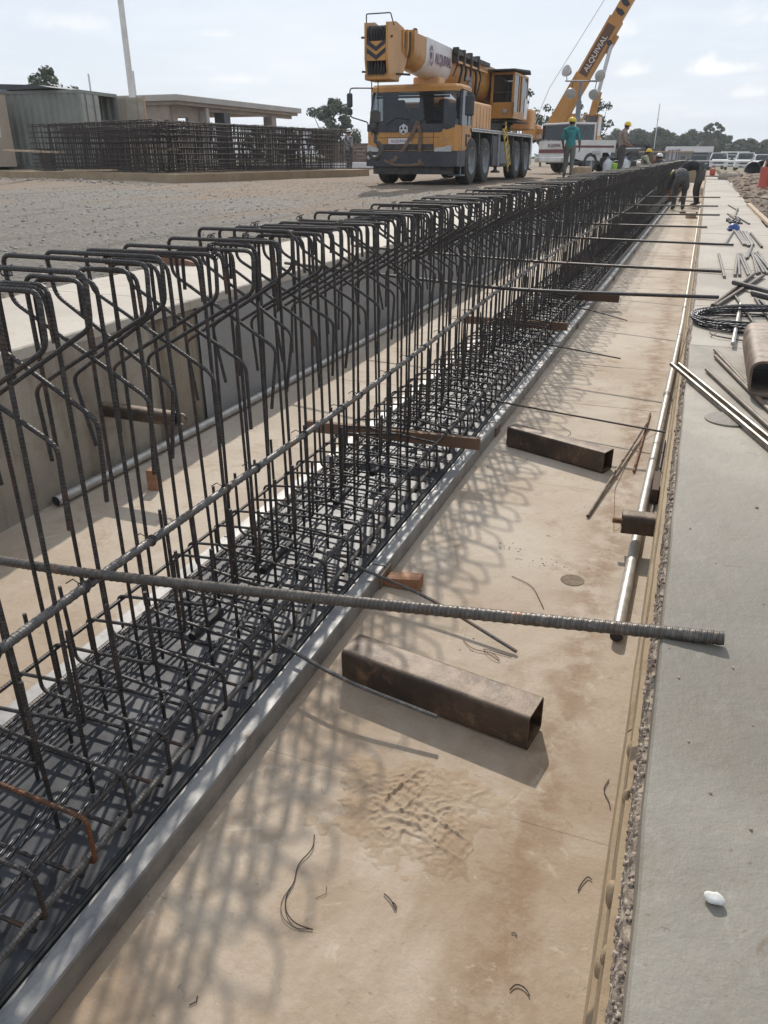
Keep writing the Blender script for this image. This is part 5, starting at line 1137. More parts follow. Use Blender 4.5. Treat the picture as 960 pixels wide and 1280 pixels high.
def shelter():
    t = thing('open_shelter', 'low brown building with broad flat roof and open carport', 'building', (-33, 44, G0)); RC = mat('pale_roof_fascia', (.42, .40, .37), (.36, .34, .31), 1, .7); BR = mat('tan_render', (.34, .285, .235), (.28, .23, .19), 1.5, .85)
    rf = MB().bb(-42, -26.0, 38.2, 52.5, 3.90, 4.2, .02); obj('roof', rf, RC, t); obj('soffit', MB().bb(-41.8, -26.2, 38.4, 52.3, 3.74, 3.895), BR, t)
    w = MB(); w.bb(-40, -26.9, 38.6, 38.8, G0-.02, 3.74); obj('wall', w, BR, t)
    w = MB(); w.bb(-27.05, -26.85, 38.82, 39.3, G0-.02, 3.74); w.bb(-27.05, -26.85, 39.3, 40.3, G0-.02, 2.5); w.bb(-27.05, -26.85, 39.3, 40.3, 3.2, 3.74); w.bb(-27.05, -26.85, 40.3, 41.6, G0-.02, 3.74); obj('wall', w, BR, t)
    obj('beam', MB().bb(-26.75, -26.5, 41.4, 52, 3.55, 3.735), BR, t)
    for y, wd, m in ((41.55, .14, RC), (43.4, .34, DKGREY), (49.1, .3, BR)): obj('column', MB().bb(-26.75-wd/2, -26.45+wd/2, y-wd, y+wd, G0-.02, 3.735 if y < 42 else 3.55), m, t)
    obj('window_sill', MB().bb(-26.84, -26.78, 39.2, 40.4, 2.42, 2.5), RC, t)
shelter()
t = thing('flagpole', 'tall white pole rising behind the grey container', 'pole', (-21.33, 28.3, G0)); obj('shaft', MB().tube([(-21.33, 28.3, G0), (-21.33, 28.3, 12)], .115, 12, radii=[.125, .10]), WHITEP, t, True); obj('base_plate', MB().lathe([(.25, 0), (.25, .04), (.14, .05)], (-21.33, 28.3, G0), n=12), LAMP, t)
for x, y, h, l in ((-65.8, 80, 9.6, 'thin radio mast left of the white pole'), (-59.8, 80, 9.7, 'thin radio mast right of the white pole'), (-11.0, 190, 11.2, 'thin mast above the right tree line')):
    t = thing('radio_mast', l, 'mast', (x, y, 0), 'thin radio masts'); obj('shaft', MB().tube([(x, y, 0), (x, y, h)], .10, 5), LAMP, t); obj('aerial', MB().bb(x-.16, x+.16, y-.05, y+.05, h*.72, h*.75), LAMP, t)
mb = MB().bb(-24.8, -12.7, 42.6, 43.1, .70, .98, .02); single('concrete_beam', 'long white precast beam lying beyond the crane cab', 'beam', mb, WHITEB)
t = thing('block_wall', 'low brown wall beyond the yard left of the crane', 'wall', (-19, 45, G0)); BW = mat('brown_block', (.17, .125, .10), (.13, .095, .08), 4, .9)
bm_ = MB().bb(-.39, .39, -.1, .1, 0, .185).mesh('block', BW)
for r in range(7):
    for k in range(5): link('block', bm_, t, (-1.9+.8*k+(.4 if r % 2 else 0), 0, .19*r))
# ------------------------------------------------------------------ vegetation
BARK = mat('bark', (.12, .095, .075), (.08, .06, .05), 6, .9)
def leafmat(n, a, b):
    m, nt, N, L, p = NT(n); oi = N.new('ShaderNodeObjectInfo'); f = noisen(nt, .9, 4, .6); c = mixn(nt, ramp(nt, f, .35, .65), a, b)
    L.new(c, p.inputs['Base Color']); p.inputs['Roughness'].default_value = .7; p.inputs['Specular IOR Level'].default_value = .25; MATS[n] = m; return m
LF = leafmat('dark_foliage', (.045, .065, .030), (.075, .095, .045)); LF2 = leafmat('olive_foliage', (.075, .095, .045), (.11, .12, .06)); LF3 = leafmat('grey_green_foliage', (.065, .08, .055), (.10, .115, .075))
def crown_mb(clumps, per, ls, rs, flat=.8):
    V = []; F = []
    for (cx, cy, cz, r) in clumps:
        for k in range(per):
            v = Vector((rs.gauss(0, 1), rs.gauss(0, 1), rs.gauss(0, 1))).normalized()*r*rs.random()**.4; c = Vector((cx, cy, cz))+Vector((v.x, v.y, v.z*flat))
            n = (v.normalized()+Vector((rs.uniform(-.8, .8), rs.uniform(-.8, .8), rs.uniform(-.3, 1)))).normalized(); a = n.orthogonal().normalized(); a = Matrix.Rotation(rs.uniform(0, 6.28), 3, n) @ a; b = n.cross(a); s = ls*rs.uniform(.6, 1.3); o = len(V)
            V += [c-a*s, c+b*s*.55, c+a*s, c-b*s*.55]; F.append((o, o+1, o+2, o+3))
    mb = MB(); mb.add(V, F); return mb
def tree_parts(h, rad, th, rs, nl=7, ncl=22, per=55, ls=.2, spread=1., shape='round', tr=.03):
    """trunk with limbs and a crown of leaf clumps gathered round the limb ends"""
    tk = MB(); tk.tube([(0, 0, -.3), (rs.uniform(-.05, .05)*h, 0, th*.6), (rs.uniform(-.06, .06)*h, rs.uniform(-.05, .05)*h, th*1.05), (0, 0, h*.86)], .1, 6, radii=[h*tr*1.3, h*tr, h*tr*.7, h*tr*.15]); cl = []
    for k in range(nl):
        a = 2*PI*k/nl+rs.uniform(-.4, .4); z0 = th*rs.uniform(.7, 1.2); q = rad*rs.uniform(.5, .9)*spread; z1 = rs.uniform(th+.2*(h-th), h*.92)
        e = (q*math.cos(a), q*math.sin(a), z1); tk.tube([(0, 0, z0), (e[0]*.5, e[1]*.5, z0+(z1-z0)*.4), e], .1, 5, radii=[h*tr*.55, h*tr*.35, h*tr*.1]); cl.append((*e, rad*rs.uniform(.20, .34)))
    for k in range(ncl):
        a = rs.uniform(0, 2*PI); t_ = rs.random()
        if shape == 'round': z = th*.85+(h-th*.85)*t_; q = rad*math.sqrt(max(.04, 1-(2*t_-.85)**2))*rs.uniform(.35, 1)
        else: z = h*(.25+.72*t_); q = rad*rs.uniform(.1, 1)*(1-.4*t_)
        cl.append((q*math.cos(a), q*math.sin(a), z, rad*rs.uniform(.16, .32)))
    return tk, crown_mb(cl, per, ls, rs)
def tree(label, x, y, z, h, rad, th, seed, leaf=LF, group=None, name='tree', **kw):
    rs = random.Random(seed); tk, cr = tree_parts(h, rad, th, rs, **kw); t = thing(name, label, 'tree', (x, y, z), group)
    link('trunk', tk.mesh('trunk', BARK, True), t); link('crown', cr.mesh('crown', leaf), t); return t
tree('round dark tree crown rising behind the container roof', -53.6, 60, -.2, 8.1, 2.1, 5.2, 3, LF, ncl=34, per=80, ls=.16)
tree('loose bushy tree between the yard cages and the crane mirror', -38.3, 85, 0, 6.6, 2.7, 1.7, 5, LF3, nl=9, ncl=60, per=95, ls=.20)
tree('low round shrubby tree left of the bushy one', -45.2, 88, 0, 3.9, 1.5, 1.0, 6, LF2, ncl=22, per=60, ls=.2)
tree('small grey shrubby tree right of the bushy one', -34.5, 88, 0, 3.8, 1.3, 1.0, 7, LF3, ncl=18, per=50, ls=.2)
tree('small tree showing under the carport roof', -52.0, 92, 0, 4.4, 1.6, 1.2, 8, LF2, ncl=20, per=60, ls=.2)
tree('tiny bush at the end of the carport', -48.5, 90, 0, 3.2, 1.1, .6, 18, LF2, ncl=14, per=50, ls=.18)
tree('small dark tree top peeping over the flat carport roof', -58.5, 78, 0, 5.6, 2.0, 2.5, 19, LF, ncl=18, per=60, ls=.2)
# sparse eucalypts behind the two cranes
for i, (x, h, r, l) in enumerate(((-12.6, 6.1, 1.3, 'tall sparse gum tree right behind the operator cab'), (-11.0, 4.6, 1.4, 'lower sparse gum tree between the two cranes'), (-9.4, 5.0, 1.1, 'thin gum tree left of the raised boom foot'), (-7.6, 5.2, 1.25, 'sparse gum tree right of the raised boom'))):
    tree(l, x, 60, 0, h, r, 1.3, 40+i, LF3, 'gum trees behind the cranes', 'gum_tree', nl=9, ncl=9, per=34, ls=.13, shape='open', tr=.018)
def far_trees():
    rs = random.Random(77); lib = []
    for k in range(5):
        tk, cr = tree_parts(6, 3.0, 1.6, rs, nl=6, ncl=26, per=70, ls=.34); lib.append((tk.mesh('trunk', BARK), [cr.mesh('crown', m) for m in (LF, LF2, LF3)]))
    K = [('low dark tree in the line beyond the pickup', 'tree line on the horizon')]
    pts = []
    for k in range(78):
        u = k/77; pts.append((-34+62*u+rs.uniform(-.9, .9), 205+rs.uniform(-14, 14), rs.uniform(.78, 1.12)))
    for x, y, s in pts:
        tk, cr = lib[rs.randrange(5)]
        d = thing('tree', 'broad dark tree in the close-grown line along the right horizon', 'tree', (x, y, -.5), 'tree line on the right horizon')
        b = 1.0 if x > -22 else .8
        d.scale = (s*1.05, s, s*b*(1.05 if x < 3 else .8)); d.rotation_euler = (0, 0, rs.uniform(0, 6))
        link('trunk', tk, d); link('crown', cr[rs.randrange(3)], d)
    tree('tallest open-crowned tree above the white pickup', 0.3, 190, -.5, 8.1, 2.1, 4.2, 91, LF3, None, nl=8, ncl=9, per=60, ls=.3)
    # low hedge mass far left and under the trees
    V = MB(); cl = [(x, 214+rs.uniform(-3, 3), rs.uniform(.2, 2.2), rs.uniform(1.2, 2.2)) for x in np.arange(-40, 32, .9)]
    o = obj('undergrowth', crown_mb(cl, 70, .45, rs), LF); o['kind'] = 'stuff'
    cl = [(x, 170+rs.uniform(-5, 5), rs.uniform(.0, 1.6), rs.uniform(1.2, 2.4)) for x in np.arange(-170, -48, 1.6)]
    o = obj('far_hedge', crown_mb(cl, 40, .5, rs), LF2); o['kind'] = 'stuff'
far_trees()
# ------------------------------------------------------------------ far buildings and vehicles
def zat(x, y): return groundz(x, y)
t = thing('long_shed', 'long low grey-roofed shed before the right tree line', 'building', (-3.3, 150, zat(-3, 150))); z0 = zat(-3, 150)
obj('wall', MB().bb(-6.6, .5, 148.5, 152, z0-.1, 1.9), mat('far_pale_wall', (.24, .22, .19), (.20, .18, .16), 1, .8), t); obj('roof', MB().prism([(148.2, 1.85), (152.3, 1.85), (150.2, 2.75)], -6.8, .7), mat('far_grey_roof', (.22, .22, .23), (.18, .18, .19), 1, .8), t)
for k in range(4): obj('door', MB().bb(-5.8+k*1.6, -5.1+k*1.6, 148.44, 148.5, z0, 1.3), FRAME, t)
t = thing('farmhouse', 'small far house with pale grey gable roof by the trees', 'house', (-12.3, 150, 0)); z0 = zat(-12, 150)
obj('wall', MB().bb(-13.4, -11.1, 149, 152, z0, 2.1), MATS['far_pale_wall'], t); obj('roof', MB().prism([(148.7, 2.0), (152.3, 2.0), (150.4, 3.05)], -13.6, -10.9), MATS['far_grey_roof'], t); obj('window', MB().bb(-12.7, -12.2, 148.95, 149, 1.0, 1.6), FRAME, t)
t = thing('dark_fence', 'dark boarded fence in front of the far house', 'fence', (-8.2, 112, 0)); z0 = zat(-8, 112)
fb = MB().bb(-.14, .14, -.02, .02, 0, 2.1-z0).mesh('board', FRAME)
for k in range(14): link('board', fb, t, (-1.95+k*.29, 0, z0))
for k in range(4): obj('post', MB().bb(-10.0+k*1.2, -9.9+k*1.2, 112.04, 112.14, z0, 2.15), BARK, t)
t = thing('post_and_rail', 'grey gate frame of posts and a long rail beyond the workers', 'frame', (-2.4, 60, 0)); z0 = zat(-2.4, 60)
for x in (-2.50, -2.25, -1.98, -1.83): obj('post', MB().bb(x-.05, x+.05, 59.95, 60.05, z0, 1.72+rnd(-.05, .05)), STEELB, t)
obj('rail', MB().bb(-4.4, -.9, 59.88, 59.94, 1.52, 1.60), WOODPALE, t); obj('infill', MB().bb(-2.48, -1.9, 60.06, 60.08, 1.05, 1.70), LAMP, t)
def car(name, label, cat, x, y, z, w, h, col, kind):
    """front of a parked vehicle facing the camera (-y)"""
    t = thing(name, label, cat, (x, y, z)); O = lambda n, mb, m, s=False, p=None: obj(n, mb, m, p or t, s); hw = w/2; L = 4.6
    bz = z+h*.60
    b = MB(); P = [(y, z+h*.20), (y-.04, z+h*.32), (y+.02, z+h*.55), (y+1.05, bz+.04), (y+L, bz+.04), (y+L, z+h*.2)]
    b.prism(P, x-hw, x+hw); O('body', b, col)
    c = MB(); y0, y1 = y+.95, y+(2.9 if kind == 'pickup' else 4.0)
    for sx in (-1, 1):
        c.tube([(x+sx*(hw-.05), y0, bz), (x+sx*(hw-.22), y0+.62, z+h-.06)], .045, 5); c.tube([(x+sx*(hw-.05), y1, bz), (x+sx*(hw-.20), y1-.2, z+h-.06)], .05, 5)
    c.bb(x-hw+.17, x+hw-.17, y0+.58, y1-.15, z+h-.09, z+h, .04); O('cabin_frame', c, col)
    g = MB(); g.add([(x-hw+.06, y0, bz), (x+hw-.06, y0, bz), (x+hw-.24, y0+.60, z+h-.08), (x-hw+.24, y0+.60, z+h-.08)], [(0, 1, 2, 3)]); O('windscreen', g, GLASS)
    for sx in (-1, 1):
        g = MB().add([(x+sx*(hw-.05), y0+.05, bz), (x+sx*(hw-.05), y1, bz), (x+sx*(hw-.2), y1-.2, z+h-.08), (x+sx*(hw-.22), y0+.62, z+h-.08)], [(0, 1, 2, 3)]); O('side_window', g, GLASS)
        O('headlight', MB().bb(x+sx*(hw-.30)-.16, x+sx*(hw-.30)+.16, y-.045, y+.01, z+h*.40, z+h*.47, .02), LENS)
        O('mirror', MB().bb(x+sx*(hw+.1)-.09, x+sx*(hw+.1)+.09, y0+.1, y0+.2, bz, bz+.17, .03), col)
        for yy in (y+.75, y+L-.9): wheel(t, x+sx*(hw-.12), yy, z+.36, .36, .24, sx)
    O('grille', MB().bb(x-hw*.55, x+hw*.55, y-.052, y-.02, z+h*.37, z+h*.46), FRAME); O('bumper', MB().bb(x-hw-.01, x+hw+.01, y-.14, y+.05, z+h*.17, z+h*.29, .04), col); O('lower_grille', MB().bb(x-hw*.6, x+hw*.6, y-.15, y-.13, z+h*.2, z+h*.26), FRAME)
    O('number_plate', MB().bb(x-.22, x+.22, y-.16, y-.152, z+h*.20, z+h*.26), LENS); O('seat', MB().bb(x-hw+.3, x+hw-.3, y+2.0, y+2.15, bz-.1, bz+.35, .05), FRAME)
    return t
car('pickup_truck', 'white pickup truck parked facing the camera past the slab end', 'pickup', 1.09, 92, .0, 1.80, 1.62, WHITEP, 'pickup')
car('parked_car', 'dark car with pale roof edge parked left of the white pickup', 'car', -.66, 80, .0, 1.74, 1.58, NAVY, 'car')
car('parked_car', 'silver car half hidden right behind the white pickup', 'car', 2.35, 97, .0, 1.7, 1.45, LAMP, 'car')
car('parked_van', 'white vehicle with dark front parked far right beyond the spoil', 'van', 3.3, 84, .05, 1.75, 1.55, WHITEP, 'car')
car('parked_car', 'pale car at the far right edge beyond the red barrier', 'car', 4.6, 80, .1, 1.7, 1.35, WHITEB, 'car')
t = thing('lorry', 'small white lorry cab far off behind the beige-shirted worker', 'lorry', (-8.9, 80, .1)); obj('cab', MB().prism([(79.5, .9), (79.4, 1.4), (79.7, 2.05), (81, 2.05), (81, .9)], -9.4, -8.45), WHITEP, t); obj('windscreen', MB().add([(-9.35, 79.38, 1.42), (-8.5, 79.38, 1.42), (-8.5, 79.64, 1.98), (-9.35, 79.64, 1.98)], [(0, 1, 2, 3)]), GLASS, t); obj('load_bed', MB().bb(-9.4, -8.4, 81.05, 84.5, .8, 1.3), FRAME, t)
for x in (-9.3, -8.55): wheel(t, x, 80.2, .85, .36, .22, 1)
t = thing('open_roof', 'flat white shelter roof on thin posts right of the pickup', 'roof', (2.6, 100, 0)); obj('roof_sheet', MB().bb(1.3, 4.1, 99, 103, 1.62, 1.76), WHITEP, t)
for x in (1.5, 3.9): obj('post', MB().bb(x-.05, x+.05, 99.2, 99.3, 0, 1.62), STEELB, t)
for x, r, l in ((1.92, .33, 'left of two dark pipe sections at the spoil edge'), (2.32, .36, 'right of two dark pipe sections at the spoil edge')):
    mb = MB(); mb.lathe([(r, 0), (r, 1.2), (r*.88, 1.2), (r*.88, 0), (r, 0)], (x, 40+(.5 if x > 2 else 0), .70+r-.28), 'y', 24, False); mb.lathe([(r*.9, .5), (.01, .5)], (x, 40+(.5 if x > 2 else 0), .70+r-.28), 'y', 24, False); single('drain_pipe', l, 'pipe section', mb, mat('dark_plastic_pipe', (.05, .055, .07), (.08, .08, .09), 3, .5), 'dark pipe sections', True)
t = thing('barrier', 'red plastic road barrier standing on the spoil at right edge', 'barrier', (1.25, 19.3, .62))
mb = MB(); mb.prism([(19.05, .56), (19.55, .56), (19.42, .70), (19.36, 1.09), (19.24, 1.09), (19.18, .70)], 1.08, 2.0); obj('body', mb, RED, t)
for x in (1.25, 1.7): obj('recess_shade', MB().bb(x, x+.2, 19.150, 19.2, .76, .98, .01), mat('shaded_red_plastic', (.33, .07, .05), None, 5, .6), t)  # raised panels in darker red stand in for the shade of recesses
mb = MB()
for k in range(5): mb.sphere((.60+.11*k, 28+rnd(-.3, .3), .70), rnd(.13, .20), 10, 7, (1.2, 1.3, .75), .12)
single('sack_heap', 'pale crumpled sacks heaped at the slab end', 'sacks', mb, mat('pale_sacking', (.42, .36, .29), (.32, .26, .20), 5, .9), None, 'all')
t = thing('jerrycan', 'small red can standing at the far slab end', 'can', (.23, 33.4, SZ)); obj('body', MB().bb(.15, .35, 33.3, 33.5, SZ+.002, SZ+.22, .03), RED, t); obj('handle', MB().tube(bend([(.18, 33.4, SZ+.21), (.18, 33.4, SZ+.27), (.31, 33.4, SZ+.27), (.31, 33.4, SZ+.21)], .02), .015, 6), RED, t)
# things set down on the far slab behind the cage top
t = thing('bucket', 'bright lime green bucket standing behind the cage top', 'bucket', (-3.42, 35.3, G0)); obj('body', MB().lathe([(.14, 0), (.19, .34), (.205, .35), (.19, .36), (.175, .34), (.13, .02), (.01, .02)], (-3.42, 35.3, G0+.05), n=20, cap=False), LIME, t, True); obj('handle', MB().tube([(-3.42+.2*math.cos(a), 35.3, G0+.40+.1*math.sin(a)) for a in np.linspace(0, PI, 9)], .008, 5), LAMP, t)
def jug(x, y, l):
    t = thing('water_jug', l, 'jug', (x, y, G0), 'pale plastic jugs'); m = mat('cloudy_plastic', (.55, .56, .58), (.48, .49, .5), 6, .35)
    obj('body', MB().lathe([(.02, 0), (.17, .01), (.18, .08), (.18, .36), (.10, .48), (.06, .52), (.06, .58), (.01, .58)], (x, y, G0+.04), n=16), m, t, True); obj('handle', MB().tube(bend([(x+.1, y, G0+.50), (x+.2, y, G0+.46), (x+.19, y, G0+.28)], .04), .02, 6), m, t); obj('cap', MB().lathe([(.065, 0), (.065, .05), (.01, .055)], (x, y, G0+.60), n=12), mat('blue_cap', (.10, .16, .35), None, 5, .5), t)
jug(-3.75, 35.2, 'cloudy water jug left of the lime bucket'); jug(-3.08, 35.3, 'cloudy water jug right of the lime bucket')
mb = MB().box((-4.0, 29.6, G0+.17), (.62, .5, .34), .3, bev=.04); single('stone_block', 'pale cream block on the gravel beside the teal-shirted worker', 'block', mb, WOODPALE)
plank('timber_plank', 'pale plank lying on the ground under the raised boom', (-5.6, 51.5, .80), (-4.7, 51.6, .80), .4, .2, WOODPALE)
t = thing('equipment_case', 'dark tilted case with white sheet beside the seated worker', 'case', (-2.75, 36.5, SZ)); obj('case_body', MB().box((-2.75, 36.5, SZ+.28), (.9, .5, .42), 0, .1, -.12, .03), FRAME, t); obj('white_sheet', MB().box((-2.45, 36.1, SZ+.36), (.5, .3, .12), .1, .2, .1, .02), WHITEP, t)

plank('timber_plank', 'pale formwork board leaning on the trench side beyond the stooping worker', (-.05, 26.5, .05), (.04, 29.5, .55), .2, .03, WOODPALE)
plank('timber_plank', 'brown board lying across the far slab end', (.06, 31.2, .67), (.62, 31.0, .67), .16, .035, MATS['weathered_timber'])
plank('timber_plank', 'short dark board on the trench floor right of the bending worker', (-.42, 21.6, .03), (-.06, 21.7, .03), .22, .05, MATS['dark_timber'])
mb = MB().box((-.17, 20.4, .06), (.22, .5, .11), .05, bev=.01); single('timber_block', 'squared timber on the trench floor in front of the bending worker', 'timber', mb, WOODPALE)
# ------------------------------------------------------------------ air
def haze():
    mb = MB().bb(-910, 910, -310, 1210, -1.6, 17); m = bpy.data.materials.new('haze_air'); m.use_nodes = True; nt = m.node_tree; nt.nodes.clear()
    o = nt.nodes.new('ShaderNodeOutputMaterial'); v = nt.nodes.new('ShaderNodeVolumePrincipled'); v.inputs['Color'].default_value = (.86, .91, .97, 1); v.inputs['Density'].default_value = .00055; v.inputs['Anisotropy'].default_value = .2
    nt.links.new(v.outputs[0], o.inputs['Volume']); h = obj('haze', mb, m); h['kind'] = 'stuff'
haze()
# ================================================================== PEOPLE
SKIN = mat('brown_skin', (.24, .135, .085), (.20, .11, .07), 20, .6)
SHOE = mat('dark_boots', (.03, .025, .022), (.06, .05, .04), 20, .8)
HAIR = mat('black_hair', (.015, .012, .010), None, 5, .8)
def cloth(n, a, b): return mat(n, a, b, 9, .9, 0, .006, 14)
def person(label, loc, face, J, shirt, trousers, helmet, hat_tilt=0., group='site workers', s=1.0, hood=False):
    """J: joints in body axes (x to the body's right, y forward, z up). One skinned surface for the whole body."""
    t = thing('person', label, 'person', loc, group)
    names = list(J); idx = {n: i for i, n in enumerate(names)}
    R = {'pelvis': .155, 'waist': .148, 'chest': .170, 'upper': .138, 'neck': .055, 'jaw': .070, 'head': .088, 'crown': .062, 'nose': .016}
    for q in 'LR': R.update({'sh'+q: .080, 'el'+q: .056, 'wr'+q: .034, 'pa'+q: .036, 'hip'+q: .112, 'kn'+q: .080, 'an'+q: .056, 'toe'+q: .040})
    E_ = [('pelvis', 'waist'), ('waist', 'chest'), ('chest', 'upper'), ('upper', 'neck'), ('neck', 'jaw'), ('jaw', 'head'), ('head', 'crown'), ('jaw', 'nose')]
    for q in 'LR': E_ += [('upper', 'sh'+q), ('sh'+q, 'el'+q), ('el'+q, 'wr'+q), ('wr'+q, 'pa'+q), ('pelvis', 'hip'+q), ('hip'+q, 'kn'+q), ('kn'+q, 'an'+q), ('an'+q, 'toe'+q)]
    V = [Vector(J[n])*s for n in names]; rad = [R[n]*s for n in names]; ed = [(idx[a], idx[b]) for a, b in E_]; reg = {}
    for a, b in E_:
        k = b[:-1] if b[-1] in 'LR' else b
        reg[(a, b)] = {'waist': 1, 'chest': 1, 'upper': 1, 'neck': 0, 'jaw': 0, 'head': 0, 'crown': 0, 'nose': 0, 'sh': 1, 'el': 1, 'wr': 0, 'pa': 0, 'hip': 2, 'kn': 2, 'an': 2, 'toe': 3}[k]
    # five fingers on each hand, of unequal length, slightly curled
    for q in 'LR':
        w, p = V[idx['wr'+q]], V[idx['pa'+q]]; d = (p-w).normalized(); side = d.cross(Vector((0, 0, 1)) if abs(d.z) < .9 else Vector((1, 0, 0))).normalized(); pal = side.cross(d)
        for k, (o, l) in enumerate(((-.030, .058), (-.010, .072), (.010, .070), (.029, .055))):
            a = len(V); V += [p+side*o*s+d*.035*s, p+side*o*1.1*s+d*(.035+l*.55)*s-pal*.010*s, p+side*o*1.1*s+d*(.035+l*.9)*s-pal*.034*s]; rad += [.011*s, .009*s, .007*s]; ed += [(idx['pa'+q], a), (a, a+1), (a+1, a+2)]
        a = len(V); V += [w+d*.03*s-side*.040*s, w+d*.075*s-side*.058*s-pal*.012*s]; rad += [.012*s, .009*s]; ed += [(idx['pa'+q], a), (a, a+1)]
    me = bpy.data.meshes.new('b'); me.from_pydata(V, ed, []); o = bpy.data.objects.new('b', me); COL.objects.link(o)
    m = o.modifiers.new('s', 'SKIN'); m.use_smooth_shade = True; o.modifiers.new('u', 'SUBSURF').levels = 1
    for i, r in enumerate(rad): me.skin_vertices[0].data[i].radius = (r, r); me.skin_vertices[0].data[i].use_root = (i == idx['pelvis'])
    dg = bpy.context.evaluated_depsgraph_get(); dg.update(); bme = bpy.data.meshes.new_from_object(o.evaluated_get(dg)); bpy.data.objects.remove(o)
    bme.name = 'body'; bme.materials.clear()
    for mm in (SKIN, shirt, trousers, SHOE): bme.materials.append(mm)
    segs = [(V[idx[a]], V[idx[b]], reg[(a, b)], (rad[idx[a]]+rad[idx[b]])/2) for a, b in E_]
    for p in bme.polygons:
        c = p.center; best = (9, 0)
        for a, b, g, r in segs:
            u = max(0., min(1., (c-a).dot(b-a)/max(1e-9, (b-a).length_squared))); d = (c-a.lerp(b, u)).length/r
            if g == 0 and b == V[idx['neck']] and u < .6: continue
            if d < best[0]: best = (d, g)
        p.material_index = best[1]
    if min(v.co.z for v in bme.vertices) < -.005 and J.get('_', 1):
        dz = min(v.co.z for v in bme.vertices)
        if J['anL'][2] < .2: 
            for v in bme.vertices: v.co.z -= dz if v.co.z < .3 else 0
    b = link('body', bme, t); t.rotation_euler = (0, 0, face)
    hd, cr, jw = V[idx['head']], V[idx['crown']], V[idx['jaw']]; up = (cr-jw).normalized()
    fw = (V[idx['nose']]-jw); fw = (fw-up*fw.dot(up)).normalized(); sd = fw.cross(up)
    H = Matrix((( sd.x, fw.x, up.x, 0), (sd.y, fw.y, up.y, 0), (sd.z, fw.z, up.z, 0), (0, 0, 0, 1))); H = Matrix.Translation(hd) @ H
    hr = MB(); hr.M = H; hr.sphere((0, -.018*s, -.012*s), .093*s, 12, 8, (.95, .92, .95)); 
    ho = link('hair', hr.mesh('hair', HAIR, 'all'), t)
    ft = MB(); ft.M = H
    for q in (-1, 1): ft.sphere((q*.085*s, -.005*s, -.045*s), .022*s, 8, 6, (.4, .8, 1.2))
    link('ears', ft.mesh('ears', SKIN, 'all'), t)
    ey = MB(); ey.M = H
    for q in (-1, 1): ey.sphere((q*.032*s, .080*s, -.020*s), .011*s, 8, 6)
    link('eyes', ey.mesh('eyes', HAIR, 'all'), t)
    if helmet:
        hm = MB(); hm.M = H @ Matrix.Rotation(hat_tilt, 4, 'X'); P = [(.118, .012), (.122, .02), (.118, .05), (.104, .085), (.075, .115), (.035, .130), (.002, .133)]
        hm.lathe([(r*s, z*s) for r, z in P], n=18, cap=True); hm.prism([(-.085*s, .08*s), (.085*s, .08*s), (.06*s, .165*s), (-.06*s, .165*s)], .010*s, .020*s, 'z'); hm.lathe([(.128*s, .008*s), (.130*s, .014*s), (.118*s, .022*s)], n=18, cap=False)
        for k in (-1, 0, 1): hm.tube([(k*.035*s, -.10*s, .075*s), (k*.035*s, -.05*s, .125*s), (k*.035*s, .05*s, .125*s), (k*.035*s, .10*s, .075*s)], .008*s, 5)
        link('helmet', hm.mesh('helmet', helmet, True), t)
    if hood:
        hb = MB(); hb.sphere(V[idx['neck']]+Vector((0, -.075, -.045))*s, .105*s, 12, 8, (1.25, .62, .62)); link('hood', hb.mesh('hood', shirt, 'all'), t)
    return t
HY = mat('yellow_helmet_plastic', (.74, .52, .02), (.70, .48, .02), 5, .35); HW = mat('white_helmet_plastic', (.76, .76, .75), (.7, .7, .7), 5, .35)
STAND = dict(pelvis=(0, 0, .95), waist=(0, .005, 1.10), chest=(0, .0, 1.27), upper=(0, -.01, 1.40), neck=(0, .01, 1.50), jaw=(0, .03, 1.565), head=(0, .03, 1.64), crown=(0, .02, 1.715), nose=(0, .125, 1.585),
    shR=(.185, -.01, 1.40), elR=(.245, -.03, 1.13), wrR=(.25, .07, .90), paR=(.25, .09, .83), shL=(-.185, -.01, 1.40), elL=(-.245, -.03, 1.13), wrL=(-.25, .07, .90), paL=(-.25, .09, .83),
    hipR=(.095, 0, .88), knR=(.105, .03, .49), anR=(.11, -.02, .085), toeR=(.125, .14, .04), hipL=(-.095, 0, .88), knL=(-.105, .03, .49), anL=(-.11, -.02, .085), toeL=(-.125, .14, .04))
def pose(**k): d = dict(STAND); d.update(k); return d
# teal: seen from behind, walking away, weight on one leg
person('worker seen from behind in teal hooded top and yellow helmet', (-4.30, 28.5, G0), math.radians(8), pose(elR=(.27, -.05, 1.13), wrR=(.30, .10, .92), paR=(.30, .13, .85), elL=(-.26, -.02, 1.13), wrL=(-.22, .12, .95), paL=(-.20, .17, .89), knL=(-.10, .08, .50), anL=(-.12, .02, .085), toeL=(-.13, .18, .04), knR=(.10, -.02, .49), anR=(.10, -.10, .09), toeR=(.11, .05, .04)),
       cloth('teal_cotton', (.035, .20, .21), (.05, .25, .26)), cloth('grey_work_trousers', (.16, .165, .15), (.12, .125, .115)), HY, s=1.03, hood=True)
